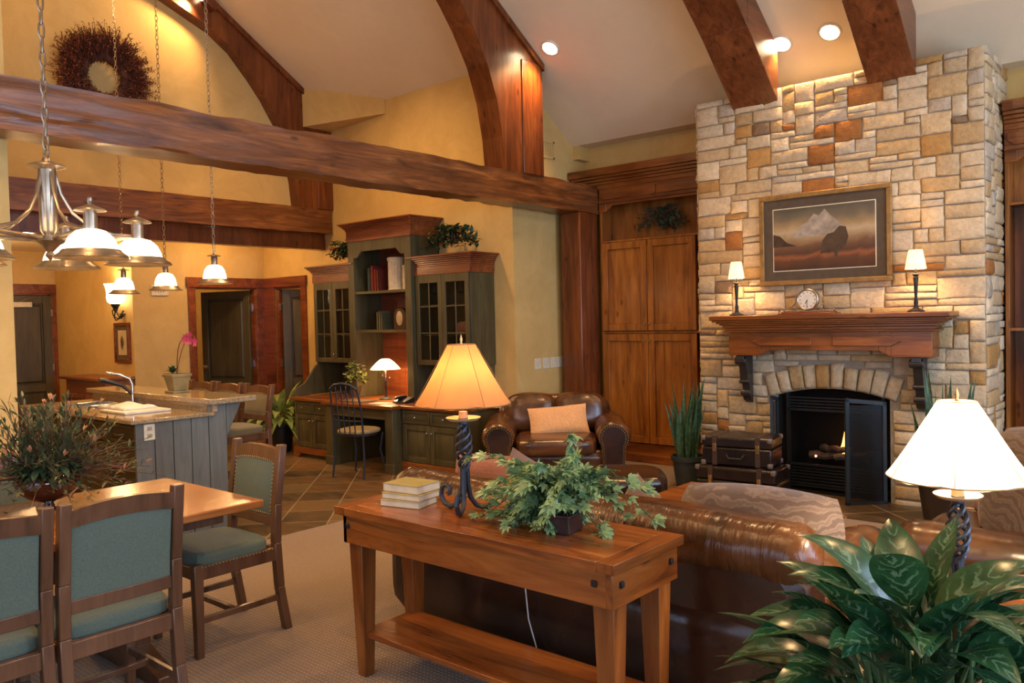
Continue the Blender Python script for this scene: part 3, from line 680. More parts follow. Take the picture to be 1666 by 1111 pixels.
# ------------------------------------------------------------------ tall cabinets beside the chimney
def tall_cab(x0,x1,label,flip=False,doors=None,ext=0):
    r=thing('tall_cabinet',label,'cabinet',((x0+x1)/2,7.56,0)); Yb=7.675; Y=7.45
    b=MB(); b.box(x0,x0+.03,Y,Yb,0,2.99).box(x1-.03,x1,Y,Yb,0,2.99); a_,c_=x0+.03,x1-.03; b.box(a_,c_,7.655,Yb,.2,2.97).box(a_,c_,Y,Yb,.0,.2).box(a_,c_,Y,7.655,1.375,1.40).box(a_,c_,Y,7.655,2.365,2.385).box(a_,c_,Y,Yb,2.97,2.99)
    b.build('carcass',WZ,r,bevel=.002)
    b=MB(); b.box(x0,x1,Y-.012,Y,.0,.2).box(x0,x1,Y-.02,Y-.005,.0,.09).build('plinth',WX,r,bevel=.004)
    zz=[(x0,2.70),(x0+.09,2.70),(x0+.17,2.765),(x1-.17,2.765),(x1-.09,2.70),(x1,2.70)]
    MB().strip(zz,[(x,3.0) for x,z in zz],'y',Y-.01,Y+.012).build('arched_header',WX,r,bevel=.003)
    b=MB(); xm=(x0+x1)/2
    b.box(x0-ext*.3,x1,Y-.03,Y-.01,2.79,2.805)
    for a,c,sg in ((x0+.02,xm-.01,0),(xm+.01,x1-.05,1)):
        b.prism([(a,2.87),(a+.05 if sg==0 else a,2.83),(c if sg==0 else c-.10,2.83),(c if sg==0 else c,2.885),(c,2.93),(a,2.93)],'y',Y-.026,Y-.01)
    b.build('frieze_panel',WX,r,bevel=.004)
    b=MB()
    for k,(o_,za,zb) in enumerate(((.02,2.95,3.0),(.03,3.0,3.03),(.05,3.03,3.06),(.075,3.06,3.09),(.10,3.09,3.17))): b.box(x0-ext+.02*(4-k)*(ext>0),x1,Y-o_,Yb,za,zb)
    b.build('crown_moulding',WX,r,bevel=.004)
    for (a,c) in doors:
        mid=(a+c)/2
        for z0,z1,kz in ((.21,1.37,1.30),(1.405,2.36,1.48)):
            pdoor('cabinet_door',I4,a,mid-.003,z0,z1,WZ,r,knob=[(mid-.03,kz)],y=Y,th=.022,fr=.075,raised=False)
            pdoor('cabinet_door',I4,mid+.003,c,z0,z1,WZ,r,knob=[(mid+.03,kz)],y=Y,th=.022,fr=.075,raised=False)
    return r
tall_cab(-5.09,-3.645,'tall knotty wood cabinet with four doors between post and chimney',doors=[(-5.06,-3.93)],ext=.35)
tall_cab(-1.235,.55,'tall knotty wood cabinet right of the chimney, cut by the photo edge',doors=[(-1.08,.38)])

# ------------------------------------------------------------------ built-in desk with hutch
r=thing('desk_unit','olive built-in desk with a cherry worktop and tall bookcase hutch against the yellow wall','desk',(-6.9,6.0,0))
YB=6.395; ZT=.70
def base_cab(x0,x1,Y,drawers=2,doors=2):
    b=MB(); b.box(x0,x1,Y,YB,.11,ZT-.035).build('base_carcass',GREENW,r,bevel=.003)
    n=doors; wd=(x1-x0-.04)/n
    for i in range(n):
        a=x0+.02+i*wd
        pdoor('drawer',I4,a+.004,a+wd-.004,ZT-.18,ZT-.045,GREENX,r,knob=[(a+wd/2,ZT-.11)],kmat=STEEL,y=Y,fr=.03,th=.018,raised=False)
        pdoor('cabinet_door',I4,a+.004,a+wd-.004,.13,ZT-.19,GREENW,r,knob=[((a+wd-.035) if i==0 else a+.035,ZT-.26)],kmat=STEEL,y=Y,fr=.055,th=.018)
base_cab(-8.22,-7.50,5.6); base_cab(-6.33,-5.48,5.6)
for x0,x1,Y in ((-8.24,-7.45,5.58),(-6.33,-5.46,5.58)):
    zz=[(x0,.0),(x0+.1,.0),(x0+.14,.05),(x1-.14,.05),(x1-.1,0),(x1,0)]
    MB().strip(zz,[(x,.125) for x,z in zz],'y',Y,Y+.05).build('plinth',WX,r,bevel=.003)
    MB().box(x0+.02,x1-.02,Y+.05,YB,0,.11).build('toe_kick',GREENW,r)
for x in (-7.45,-6.45): 
    b=MB().box(x,x+.12,5.47,YB,.0,ZT-.035); b.box(x-.008,x+.128,5.462,5.6,0,.1); b.build('pedestal_post',GREENW,r,bevel=.004)
pdoor('drawer',I4,-7.33,-6.45,ZT-.15,ZT-.04,GREENX,r,knob=[(-6.95,ZT-.095)],kmat=STEEL,y=5.5,fr=.03,th=.018,raised=False)
b=MB().box(-8.26,-7.46,5.56,YB,ZT-.035,ZT).box(-7.48,-6.30,5.43,YB,ZT-.035,ZT).box(-6.32,-5.46,5.56,YB,ZT-.035,ZT); b.build('worktop',WX,r,bevel=.006)
# centre hutch
def crown(b,x0,x1,Y,z0,h):
    n=6
    for k in range(n):
        e=.012+.07*(k/(n-1))**1.4; b.box(x0-e,x1+e,Y-e,YB,z0+h*k/n,z0+h*(k+1)/n)
X0,X1,YH=-7.60,-6.53,5.96
b=MB(); b.box(X0,X0+.10,YH,YB,ZT,2.5).box(X1-.10,X1,YH,YB,ZT,2.5).box(X0,X1,YB-.02,YB,2.3,2.5)
zz=[(X0+.1,2.30),(X0+.16,2.30),(X0+.24,2.37),(X1-.24,2.37),(X1-.16,2.30),(X1-.1,2.30)]
b.strip(zz,[(x,2.5) for x,z in zz],'y',YH,YH+.03); b.box(X0+.1,X1-.1,YH+.03,YB,2.42,2.45)
b.build('hutch_case',GREENW,r,bevel=.003)
for z in (1.915,1.475): MB().box(X0+.10,X1-.10,YH+.01,YB-.02,z-.03,z).build('shelf',GREENX,r,bevel=.002)
b=MB(); n=9
for i in range(n): 
    a=X0+.1+(X1-X0-.2)*i/n; b.box(a+.001,a+(X1-X0-.2)/n-.001,YB-.03,YB-.018,ZT,2.45)
b.build('back_boards',CHERRY,r)
b=MB(); b.box(X0-.01,X1+.01,YH-.01,YB,2.49,2.60); crown(b,X0,X1,YH,2.60,.10); b.build('crown_moulding',CHERRY,r,bevel=.003)
# glazed side cabinets
def glazed(x0,x1,lit):
    Y=6.03; z0,z1=1.09,2.05
    b=MB(); b.box(x0,x0+.02,Y,YB,z0,z1).box(x1-.02,x1,Y,YB,z0,z1).box(x0+.02,x1-.02,Y,YB,z0,z0+.03).box(x0+.02,x1-.02,Y,YB,z1-.03,z1).box(x0+.02,x1-.02,YB-.015,YB,z0+.03,z1-.03)
    b.box(x0+.02,x1-.02,YB-.01,YB,ZT,z0)
    b.build('side_case',GREENW,r,bevel=.002)
    MB().box(x0+.02,x1-.02,Y+.04,YB-.015,1.4,1.415).box(x0+.02,x1-.02,Y+.04,YB-.015,1.72,1.735).build('inner_shelf',GREENW,r)
    b=MB(); b.box(x0-.01,x1+.01,Y-.022,YB,z1,2.14); crown(b,x0,x1,Y,2.14,.115); b.build('crown_moulding',CHERRY,r,bevel=.003)
    mid=(x0+x1)/2
    for a,c,k in ((x0+.01,mid-.003,1),(mid+.003,x1-.01,-1)):
        f=.055; b=MB(); b.box(a,a+f,Y-.02,Y,z0,z1).box(c-f,c,Y-.02,Y,z0,z1).box(a+f,c-f,Y-.02,Y,z0,z0+f).box(a+f,c-f,Y-.02,Y,z1-f-.03,z1)
        m_=(a+c)/2; b.box(m_-.007,m_+.007,Y-.014,Y-.004,z0+f,z1-f)
        for q in (.355,.65): b.box(a+f,c-f,Y-.0135,Y-.0045,z0+(z1-z0)*q-.007,z0+(z1-z0)*q+.007)
        d=b.build('glass_door',GREENW,r,bevel=.002); MB().box(a+f,c-f,Y-.010,Y-.007,z0+f,z1-f).build('pane',GLASS,d)
        mk_knob(I4,(c-.025) if k>0 else (a+.025),Y-.02,z0+.1,STEEL,d,.009)
glazed(-8.36,-7.605,False); glazed(-6.525,-5.72,True)
# curved brackets under side cabinets
for x0 in (-8.36,):
    zz=[(5.62,ZT),(5.66,ZT+.06),(5.74,ZT+.11),(5.82,ZT+.15),(5.90,ZT+.24),(5.96,ZT+.32),(6.03,1.09)]
    MB().prism(zz+[(6.38,1.09),(6.38,ZT)],'x',x0+.02,x0+.05).build('curved_bracket',GREENW,r,bevel=.002)
MB().box(-5.76,-5.735,6.05,6.38,ZT,1.09).build('curved_bracket',GREENW,r,bevel=.002)

# things in the hutch
def book(T,w_,d,h,c,name='book',label=None,parent=None,group=None,hard=True):
    m_=plain('book_cover',c,.6); o=MB(T).box(0,w_,0,.003,0,h).box(0,.003,0,d,0,h).box(w_-.003,w_,0,d,0,h).build(name,m_,parent)
    MB(T).box(.004,w_-.004,.004,d-.004,.004,h-.004).build('pages',PAPER,o)
    if label: tag(o,label,'book',group)
    return o
PAPER=plain('paper',(.62,.55,.40),.8)
x=-7.38
for i,(w_,h_,c,l) in enumerate(((.05,.27,(.02,.06,.07),'dark blue-green book, leftmost on the upper hutch shelf'),(.055,.29,(.16,.015,.012),'wide dark red book on the upper hutch shelf'),(.035,.25,(.22,.02,.015),'narrow bright red book on the upper hutch shelf'),(.035,.24,(.12,.02,.012),'narrow maroon book nearest the tall white jar in the hutch'))):
    book(TR(x,6.06,1.9155),w_,.2,h_,c,label=l,group='books on the upper hutch shelf'); x+=w_+.006
JAR=plain('jar_ceramic',(.66,.58,.42),.4)
def ribjar(x,y,z,r_,h,l):
    b=MB(); n=36; prof=[(.0001,0),(r_*1.08,0),(r_*1.08,h*.04),(r_,h*.06),(r_,h*.86),(r_*1.1,h*.9),(r_*1.15,h*.97),(r_*1.05,h),(r_*.95,h),(r_*.93,h*.9),(.0001,h*.88)]
    b.lathe(prof,(x,y,z),24)
    for i in range(18):
        a=2*PI*i/18; b.tube([(x+r_*math.cos(a),y+r_*math.sin(a),z+h*.07),(x+r_*math.cos(a),y+r_*math.sin(a),z+h*.85)],.004,6)
    return tag(b.build('ribbed_jar',JAR),l,'jar')
ribjar(-6.97,6.15,1.9155,.095,.37,'tall cream ribbed jar on the upper hutch shelf'); ribjar(-6.74,6.12,1.9155,.065,.27,'short cream ribbed jar on the upper hutch shelf')
x=-7.24
for i,(h_,c,l) in enumerate(((.20,(.12,.11,.05),'left olive book on the middle hutch shelf'),(.21,(.16,.14,.07),'centre olive book on the middle hutch shelf'),(.19,(.10,.10,.05),'right olive book on the middle hutch shelf'))):
    book(TR(x,6.06,1.4755),.03,.16,h_,c,label=l,group='olive books on the middle hutch shelf'); x+=.036
cl_=thing('mantel_clock','dark arched desk clock with oval pale face on the middle hutch shelf','clock',(-6.90,6.15,1.4755))
pts=[(-.1,0),(.1,0),(.1,.16)]+[(.1*math.cos(a),.16+.08*math.sin(a)) for a in [PI*i/8 for i in range(1,8)]]+[(-.1,.16)]
MB(TR(-6.90,6.15,1.4755)).prism(pts,'y',-.04,.04).build('case',plain('dark_walnut',(.06,.02,.012),.35),cl_,bevel=.004)
MB(TR(-6.90,6.108,1.60)@Matrix.Rotation(PI/2,4,'X')).lathe([(.0001,.004),(.048,.004),(.055,.0)],n=20,ry=1.5).build('face',plain('clock_face',(.7,.55,.33),.3),cl_)
# glasses inside right glazed cabinet (sparkling stemware)
for i,(x,y) in enumerate(((-6.42,6.2),(-6.30,6.16),(-6.02,6.2),(-5.90,6.16))):
    tag(MB().lathe([(.0001,0),(.032,.003),(.004,.01),(.004,.09),(.03,.12),(.036,.17),(.03,.21),(.028,.21),(.034,.17),(.028,.125),(.0001,.115)],(x,y,1.7355),16).build('wine_glass',GLASS),('clear stemmed glass in the right glazed cabinet, %s')%('leftmost','second from left','third from left','rightmost')[i],'glass','stemware in the right glazed cabinet')
tag(MB().rbox((-5.97,6.2,1.48),(.1,.07,.065),3,8).build('bowl',RUST),'dark red bowl on the middle shelf of the right glazed cabinet','bowl')

# plants
def trailing(name,label,loc,rx,ry,rz,nleaf,mat,seed=0,L=.05,berries=False,droop=.6,pot=None,cat='plant'):
    rnd=random.Random(seed); x0,y0,z0=loc; r=thing(name,label,cat,loc)
    b=MB(); st=MB()
    ns=max(8,nleaf//14)
    for s_ in range(ns):
        a=rnd.uniform(0,2*PI); ex=rx*rnd.uniform(.5,1)*math.cos(a); ey=ry*rnd.uniform(.5,1)*math.sin(a); hz=rz*rnd.uniform(.35,1.0)
        P=[]
        for k in range(8):
            t=k/7; P.append(Vector((x0+ex*t,y0+ey*t*.9,z0+.04+hz*math.sin(PI*min(1,t*.75+.1))*(1-.15*t)+rnd.uniform(-.01,.01))))
        st.tube(P,.0022,4)
        for k in range(1,8):
            for q in range(2):
                p=P[k]+Vector((rnd.uniform(-.012,.012),)*3); d=Vector((rnd.uniform(-1,1),rnd.uniform(-1,1),rnd.uniform(-.3,.8)))
                b.leaf(p,d,L*rnd.uniform(.7,1.25),L*rnd.uniform(.5,.8),droop,.12,3)
    st.build('stem',TWIG,r); b.build('foliage',mat,r)
    if berries:
        bb=MB()
        for i in range(30): a=rnd.uniform(0,2*PI);q=rnd.uniform(.2,.9); bb.ball((x0+rx*q*math.cos(a),y0+ry*q*math.sin(a),z0+rz*rnd.uniform(.3,.9)),.009,4)
        bb.build('berries',plain('berry',(.22,.02,.015),.4),r)['kind']='stuff'
    return r
trailing('garland_plant','dark leafy trailing arrangement on top of the left glazed cabinet',(-7.98,6.2,2.256),.30,.14,.30,330,DGREEN,1,.07,True)
trailing('garland_plant','dark leafy trailing arrangement on top of the right glazed cabinet',(-6.12,6.18,2.256),.40,.16,.30,460,DGREEN,2,.075,True)
trailing('ivy_plant','grey-green leafy spray in the open niche of the left tall cabinet',(-4.36,7.55,2.386),.34,.09,.30,420,leafmat('sage_leaf',(.05,.11,.06),(.14,.22,.15),None,.5),3,.055)
# white flowers on desk
fl=trailing('potted_flowers','small pot of white blossom on the left end of the desk',(-7.55,5.98,ZT+.1),.16,.13,.30,300,LGREEN,4,.06)
bb=MB(); rnd=random.Random(5)
for i in range(34):
    a=rnd.uniform(0,2*PI);q=rnd.uniform(0,.13); c=Vector((-7.55+q*math.cos(a),5.98+q*math.sin(a),ZT+.24+rnd.uniform(.0,.14)))
    for k in range(5): t=2*PI*k/5+i; bb.leaf(c,(math.cos(t),math.sin(t),.5),.03,.022,.1,.1,2)
bb.build('blossom',plain('white_petal',(.8,.78,.6),.6),fl)['kind']='stuff'
MB().lathe([(.0001,0),(.05,0),(.07,.11),(.075,.12),(.065,.12),(.0001,.10)],(-7.55,5.98,ZT+.001),18).build('pot',plain('dark_pot',(.05,.03,.02),.5),fl)
# desk lamp
l=thing('desk_lamp','small lit table lamp with white domed shade on the desk','lamp',(-6.98,5.95,ZT))
P0=(-6.98,5.95,ZT)
MB().lathe([(.0001,0),(.075,0),(.078,.008),(.05,.018),(.018,.03),(.012,.05),(.010,.14),(.015,.18),(.010,.22),(.008,.38),(.0001,.39)],P0,20).build('stem_base',DARKIRON,l)
GSH=shade_mat('ivory_shade',(.9,.85,.7),.45,.8,1.6,(1,.78,.5))
b=MB(); n=12
b.lathe([(.172,.335),(.15,.362),(.10,.412),(.055,.447),(.03,.453)],P0,12).build('lamp_shade',GSH,l,ang=10)
light('POINT','desk_lamp_bulb',(-6.98,5.95,ZT+.33),36,WARM,.04)
rnd=random.Random(3); b=MB()
for i in range(18): b.leaf((-6.98+.10+rnd.uniform(-.05,.08),5.84+rnd.uniform(-.03,.03),ZT+.30+rnd.uniform(-.05,.06)),(rnd.uniform(-1,1),rnd.uniform(-1,.2),rnd.uniform(-.5,.5)),.035,.02,.3,.1,2)
b.build('leaf_ornament',BRONZE,l)['kind']='stuff'
tag(MB().box(-7.30,-6.93,5.55,5.78,ZT,ZT+.008).box(-7.27,-6.96,5.57,5.76,ZT+.008,ZT+.010).build('desk_blotter',plain('blotter',(.10,.07,.045),.6)),'dark flat blotter pad lying on the desk','desk pad')
tag(MB(TR(-6.66,5.62,ZT,.2)).box(-.12,.12,-.08,.08,0,.004).build('paper_sheet',PAPER),'pale sheet of paper on the desk right of the blotter','paper')
ph=thing('telephone','small dark telephone at the right rear of the desk','phone',(-6.50,5.75,ZT))
MB(TR(-6.50,5.78,ZT,.1)).hexa([(-.09,-.08,0),(.09,-.08,0),(.09,.08,0),(-.09,.08,0),(-.085,-.075,.02),(.085,-.075,.02),(.085,.075,.06),(-.085,.075,.06)]).build('body',BLACK,ph,bevel=.005)
MB(TR(-6.54,5.78,ZT+.055,.1)).rbox((0,0,0),(.022,.09,.018),4,6).build('handset',BLACK,ph)
# switches, vent, outlets
def plate(T,n,label,name='light_switch',cat='light switch',w_=.075):
    r_=MB(T).box(-w_/2,w_/2,-.006,0,0,.115).build(name,IVORY,bevel=.002); tag(r_,label,cat)
    if name=='light_switch': MB(T).box(-.008,.008,-.012,-.006,.045,.072).build('toggle',IVORY,r_)
    else:
        for z in (.032,.083): MB(T).box(-.016,.016,-.009,-.006,z-.014,z+.014).build('socket',plain('socket_face',(.35,.32,.25),.5),r_)
    return r_
for i,(y,l) in enumerate(((6.76,'leftmost of four pale switch plates on the grey wall beside the post'),(6.90,'second from left of four pale switch plates on the grey wall'),(7.03,'third from left of four pale switch plates on the grey wall'),(7.15,'rightmost of four pale switch plates on the grey wall, next to the post'))):
    o=plate(TR(-5.45,y,1.02,PI/2),1,l,w_=.105); o['group']='switch plates on the grey wall'
v=thing('air_vent','square pale air grille high on the wall right of the near truss','vent',(-5.44,6.93,3.28))
T=TR(-5.45,6.95,3.29,PI/2); b=MB(T); b.box(-.17,.17,-.012,0,0,.02).box(-.17,.17,-.012,0,.17,.19).box(-.17,-.15,-.012,0,0,.19).box(.15,.17,-.012,0,0,.19); b.build('frame',WALL,v)
b=MB(T)
for i in range(9): b.box(-.14+.032*i,-.125+.032*i,-.008,-.002,.02,.17)
b.build('louvre',WALL,v)
plate(TR(-8.72,6.4,1.15),1,'pale switch plate on the yellow wall between right-hand door and glazed cabinet')

# metal desk chair
ch=thing('metal_desk_chair','black metal chair with tan round seat pulled up to the desk','chair',(-6.62,5.27,0),R(180+15))
b=MB(TR(0,0,0)); 
for x in (-.19,.19):
    b.tube([(x,.20,0),(x*.95,.17,.22),(x*.92,.17,.44),(x*.95,.20,.7),(x*.85,.24,.90)],.010,8)
    b.tube([(x*1.05,-.19,0),(x*.8,-.15,.25),(x*.95,-.16,.43)],.010,8)
b.tube([(.162,.24,.90),(.10,.255,.945),(0,.26,.96),(-.10,.255,.945),(-.162,.24,.90)],.016,8)
b.tube([(.17,.175,.44),(0,.19,.44),(-.17,.175,.44)],.008,6).tube([(.175,.19,.58),(0,.20,.58),(-.175,.19,.58)],.008,6)
b.tube([(.16*math.cos(a)*1.15,.16*math.sin(a)*1.1,.425) for a in [2*PI*i/20 for i in range(20)]],.009,6,closed=True)
b.build('frame',IRON,ch,world=False)
b=MB()
for k in range(4): x=-.105+.07*k; b.tube([(x*.9,.19,.45),(x,.215,.72),(x*.9,.25,.935)],.0065,6)
for k in range(3):
    for sg in (1,-1): b.tube([( -.07+.07*k+sg*.022*math.sin(PI*i/8),.235,.80+.09*i/8) for i in range(9)],.004,5)
b.build('back_rod',IRON,ch,world=False)
MB().rbox((0,0,.46),(.20,.19,.035),3,8).build('seat_cushion',plain('tan_vinyl',(.33,.25,.12),.5),ch,world=False)

# leafy pot plant left of desk
def bush(name,label,loc,nl,L,W,mat,seed,potr,poth,potm,spread=1.0,h0=None,rows=3,fold=.12,up=.7,droop=.9,cat='potted plant'):
    rnd=random.Random(seed); x,y,z=loc; r=thing(name,label,cat,loc)
    h0=poth if h0 is None else h0
    MB().lathe([(.0001,0),(potr*.72,0),(potr*.8,poth*.1),(potr*.97,poth*.88),(potr*1.05,poth*.9),(potr*1.06,poth),(potr*.95,poth),(potr*.93,poth*.9)],loc,28).build('pot',potm,r)
    MB().lathe([(.0001,poth*.9),(potr*.94,poth*.9)],loc,20).build('soil',plain('soil',(.03,.02,.012),.95,bmp=.8),r)
    b=MB(); st=MB()
    for i in range(nl):
        a=i*2.39996+rnd.uniform(-.3,.3); t=(i+.5)/nl; el=up+ (1.35-up)*(1-t)*rnd.uniform(.7,1.1); rr=potr*.3*rnd.random()
        d=Vector((math.cos(a)*math.cos(el)*spread,math.sin(a)*math.cos(el)*spread,math.sin(el)))
        p0=Vector((x+rr*math.cos(a),y+rr*math.sin(a),z+poth*.9)); sl=L*rnd.uniform(.45,.95); p1=p0+d*sl+Vector((0,0,h0-poth+.0))
        st.tube([p0,p0.lerp(p1,.5)+Vector((0,0,.01)),p1],.004,5)
        d2=(d+Vector((0,0,-.15))).normalized()
        b.leaf(p1,d2,L*rnd.uniform(.75,1.15),W*rnd.uniform(.8,1.15),droop*rnd.uniform(.6,1.2),fold,7,roll=rnd.uniform(-.35,.35))
    st.build('stem',LGREEN,r); b.build('foliage',mat,r); return r
bush('potted_plant','bright yellow-green leafy plant in a black pot left of the desk',(-8.70,5.72,0),90,.32,.10,LGREEN,8,.16,.34,BLACK,spread=1.0,up=.2,droop=1.0)

# ------------------------------------------------------------------ kitchen island
r=thing('kitchen_island','grey plank-sided kitchen island with olive drawers','island',(-6.85,2.98,0))
b=MB(); IX=-5.82
b.box(-7.9,IX,2.66,3.24,.09,.88).box(-7.9,IX,3.24,3.33,0,.965).box(-7.9,IX,2.72,3.24,0,.09); b.build('body',GREENW,r,bevel=.003)
b=MB()
ys=[2.62,2.76,2.90,3.04,3.18,3.33]
for a,c in zip(ys,ys[1:]): b.box(IX,IX+.022,a+.003,c-.003,0,.878 if c<3.3 else .965)
b.hexa([(IX,3.33,.965),(IX+.022,3.33,.965),(IX+.022,3.46,.965),(IX,3.46,.965),(IX,3.33,.72),(IX+.022,3.33,.72),(IX+.022,3.335,.72),(IX,3.335,.72)])
b.build('plank_panel',GREY,r,bevel=.004)
for x0,x1,rows in ((-6.30,-5.85,((.11,.36),(.37,.56),(.57,.71),(.72,.86))),(-7.85,-7.2,((.72,.86),))):
    for z0,z1 in rows: 
        d=pdoor('drawer',I4,x0+.01,x1-.01,z0,z1,GREENX,r,y=2.66,fr=.03,raised=False)
        MB().tube([((x0+x1)/2-.05,2.64,(z0+z1)/2),((x0+x1)/2-.04,2.615,(z0+z1)/2),((x0+x1)/2+.04,2.615,(z0+z1)/2),((x0+x1)/2+.05,2.64,(z0+z1)/2)],.006,6).build('handle',STEEL,d)
for x0,x1 in ((-6.74,-6.31),(-7.18,-6.75)):
    d=pdoor('cabinet_door',I4,x0,x1,.11,.71,GREENW,r,y=2.66,fr=.06); pdoor('drawer',I4,x0,x1,.72,.86,GREENX,r,y=2.66,fr=.03,raised=False)
for x in (-7.6,-6.9,-6.2): 
    MB().prism([(3.33,.72),(3.33,.965),(3.5,.965),(3.49,.92),(3.41,.87),(3.37,.80)],'x',x,x+.05).build('bar_bracket',GREY,r)
b=MB(); SX0,SX1,SY0,SY1=-7.55,-6.85,2.80,3.14
b.box(-7.93,SX0,2.58,3.22,.88,.91).box(SX1,IX+.05,2.58,3.22,.88,.91).box(SX0,SX1,2.58,SY0,.88,.91).box(SX0,SX1,SY1,3.22,.88,.91)
cwt=tag(b.build('granite_counter',GRANITE,bevel=.006),'speckled granite lower countertop of the kitchen island','countertop')
b=MB().box(-7.93,IX+.05,3.20,3.24,.91,.966); tag(b.build('granite_backsplash',GRANITE),'low granite strip standing between the lower counter and the raised bar','backsplash')
tag(MB().box(-8.0,-5.74,3.17,3.56,.966,1.01).build('granite_bar_top',GRANITE,bevel=.008),'speckled granite raised bar top behind the sink','bar top')
s_=thing('kitchen_sink','stainless double sink set in the island counter','sink',(-7.2,2.97,.80))
b=MB()
for a,c in ((SX0,-7.21),(-7.19,SX1)):
    b.box(a,a+.012,SY0,SY1,.74,.915).box(c-.012,c,SY0,SY1,.74,.915).box(a,c,SY0,SY0+.012,.74,.915).box(a,c,SY1-.012,SY1,.74,.915).box(a,c,SY0,SY1,.735,.745)
b.build('basin',STEEL,s_,bevel=.004)
f=thing('kitchen_faucet','chrome curved faucet with black pull-out handle behind the sink','faucet',(-7.1,3.175,.91))
fx,fy=-7.05,3.175
MB().lathe([(.0001,0),(.03,0),(.03,.012),(.018,.02),(.016,.09),(.013,.1)],(fx,fy,.91),16).tube([(fx,fy,.98),(fx,fy,1.08),(fx+.0,fy-.02,1.13),(fx-.02,fy-.10,1.17),(fx-.06,fy-.19,1.19)],[.014,.014,.013,.011,.008],10).build('spout',STEEL,f)
MB().tube([(fx,fy-.01,1.0),(fx-.02,fy-.07,1.07),(fx-.04,fy-.14,1.10),(fx-.06,fy-.22,1.13),(fx-.065,fy-.245,1.13)],[.012,.014,.018,.020,.024],10).build('spray_head',BLACK,f)
c=tag(MB().box(-6.62,-6.18,2.72,3.08,.911,.929).build('cutting_board',plain('white_board',(.75,.72,.62),.4),bevel=.004),'white cutting board on the island counter under the towel','cutting board')
b=MB(); vs=[];n=14
for i in range(n+1):
    for j in range(n+1):
        x=-6.80+.46*i/n; y=2.78+.27*j/n; z=.935+.035*abs(noise.noise(Vector((x*7,y*7,1))))+.028*math.exp(-((x+6.62)**2+(y-2.93)**2)/.006)
        if i in(0,n) or j in(0,n): z=.930
        vs.append((x,y,z))
fs=[(i*(n+1)+j,(i+1)*(n+1)+j,(i+1)*(n+1)+j+1,i*(n+1)+j+1) for i in range(n) for j in range(n)]
tw=tag(b.add(vs,fs,True).build('folded_towel',WHITE),'crumpled white towel on the island beside the sink','towel'); md=tw.modifiers.new('s','SOLIDIFY'); md.thickness=.006; md.offset=1
plate(TR(IX+.022,2.72,.755,PI/2),1,'pale double outlet on the grey end of the island',name='power_outlet',cat='outlet',w_=.08)
# orchid
ox,oy,oz=-6.62,3.36,1.01
o=thing('potted_orchid','pink orchid in a square pale green glazed pot on the bar','potted plant',(ox,oy,oz))
POTM=plain('celadon_glaze',(.25,.21,.10),.35,var=.3,scale=8)
b=MB(); b.taper(ox,oy,oz+.018,oz+.15,.055,.055,.082,.082); b.box(ox-.088,ox+.088,oy-.088,oy+.088,oz+.135,oz+.158); b.build('pot',POTM,o,bevel=.004)
MB().box(ox-.075,ox+.075,oy-.075,oy+.075,oz,oz+.018).build('saucer',POTM,o,bevel=.004)
MB().box(ox-.078,ox+.078,oy-.078,oy+.078,oz+.158,oz+.162).build('moss',plain('moss',(.10,.07,.03),.95,bmp=.8),o)
b=MB(); P1=[Vector((ox+.02*math.sin(t*3)-.03*t+.20*t**3,oy,oz+.16+.40*t-.1*t**4)) for t in [i/10 for i in range(11)]]
P2=[Vector((ox+.02+.02*math.sin(t*4)+.22*t**2,oy-.01,oz+.16+.33*t-.03*t**3)) for t in [i/10 for i in range(11)]]
b.tube(P1,.0035,6).tube(P2,.003,6).build('stem',TWIG,o)
b=MB(); rnd=random.Random(2)
for c0 in (P2[-1],P2[-1]+Vector((.05,0,.02)),P2[-1]+Vector((.09,-.02,-.015)),P2[-1]+Vector((.13,.0,-.03)),P2[-1]+Vector((-.04,.0,-.01))):
    for k in range(5): t=2*PI*k/5+.3; b.leaf(c0,(math.cos(t),-.3,math.sin(t)),.048,.042,.15,.1,3,up=Vector((0,-1,0)))
b.build('orchid_bloom',plain('orchid_pink',(.62,.10,.30),.5,var=.25),o)
b=MB(); 
for i in range(26): b.leaf((ox-.04,oy-.02,oz+.165),(rnd.uniform(-1,.6),rnd.uniform(-1,1),rnd.uniform(.3,1.2)),.075,.04,.6,.1,3)
b.build('green_leaves',LGREEN if False else DGREEN,o)

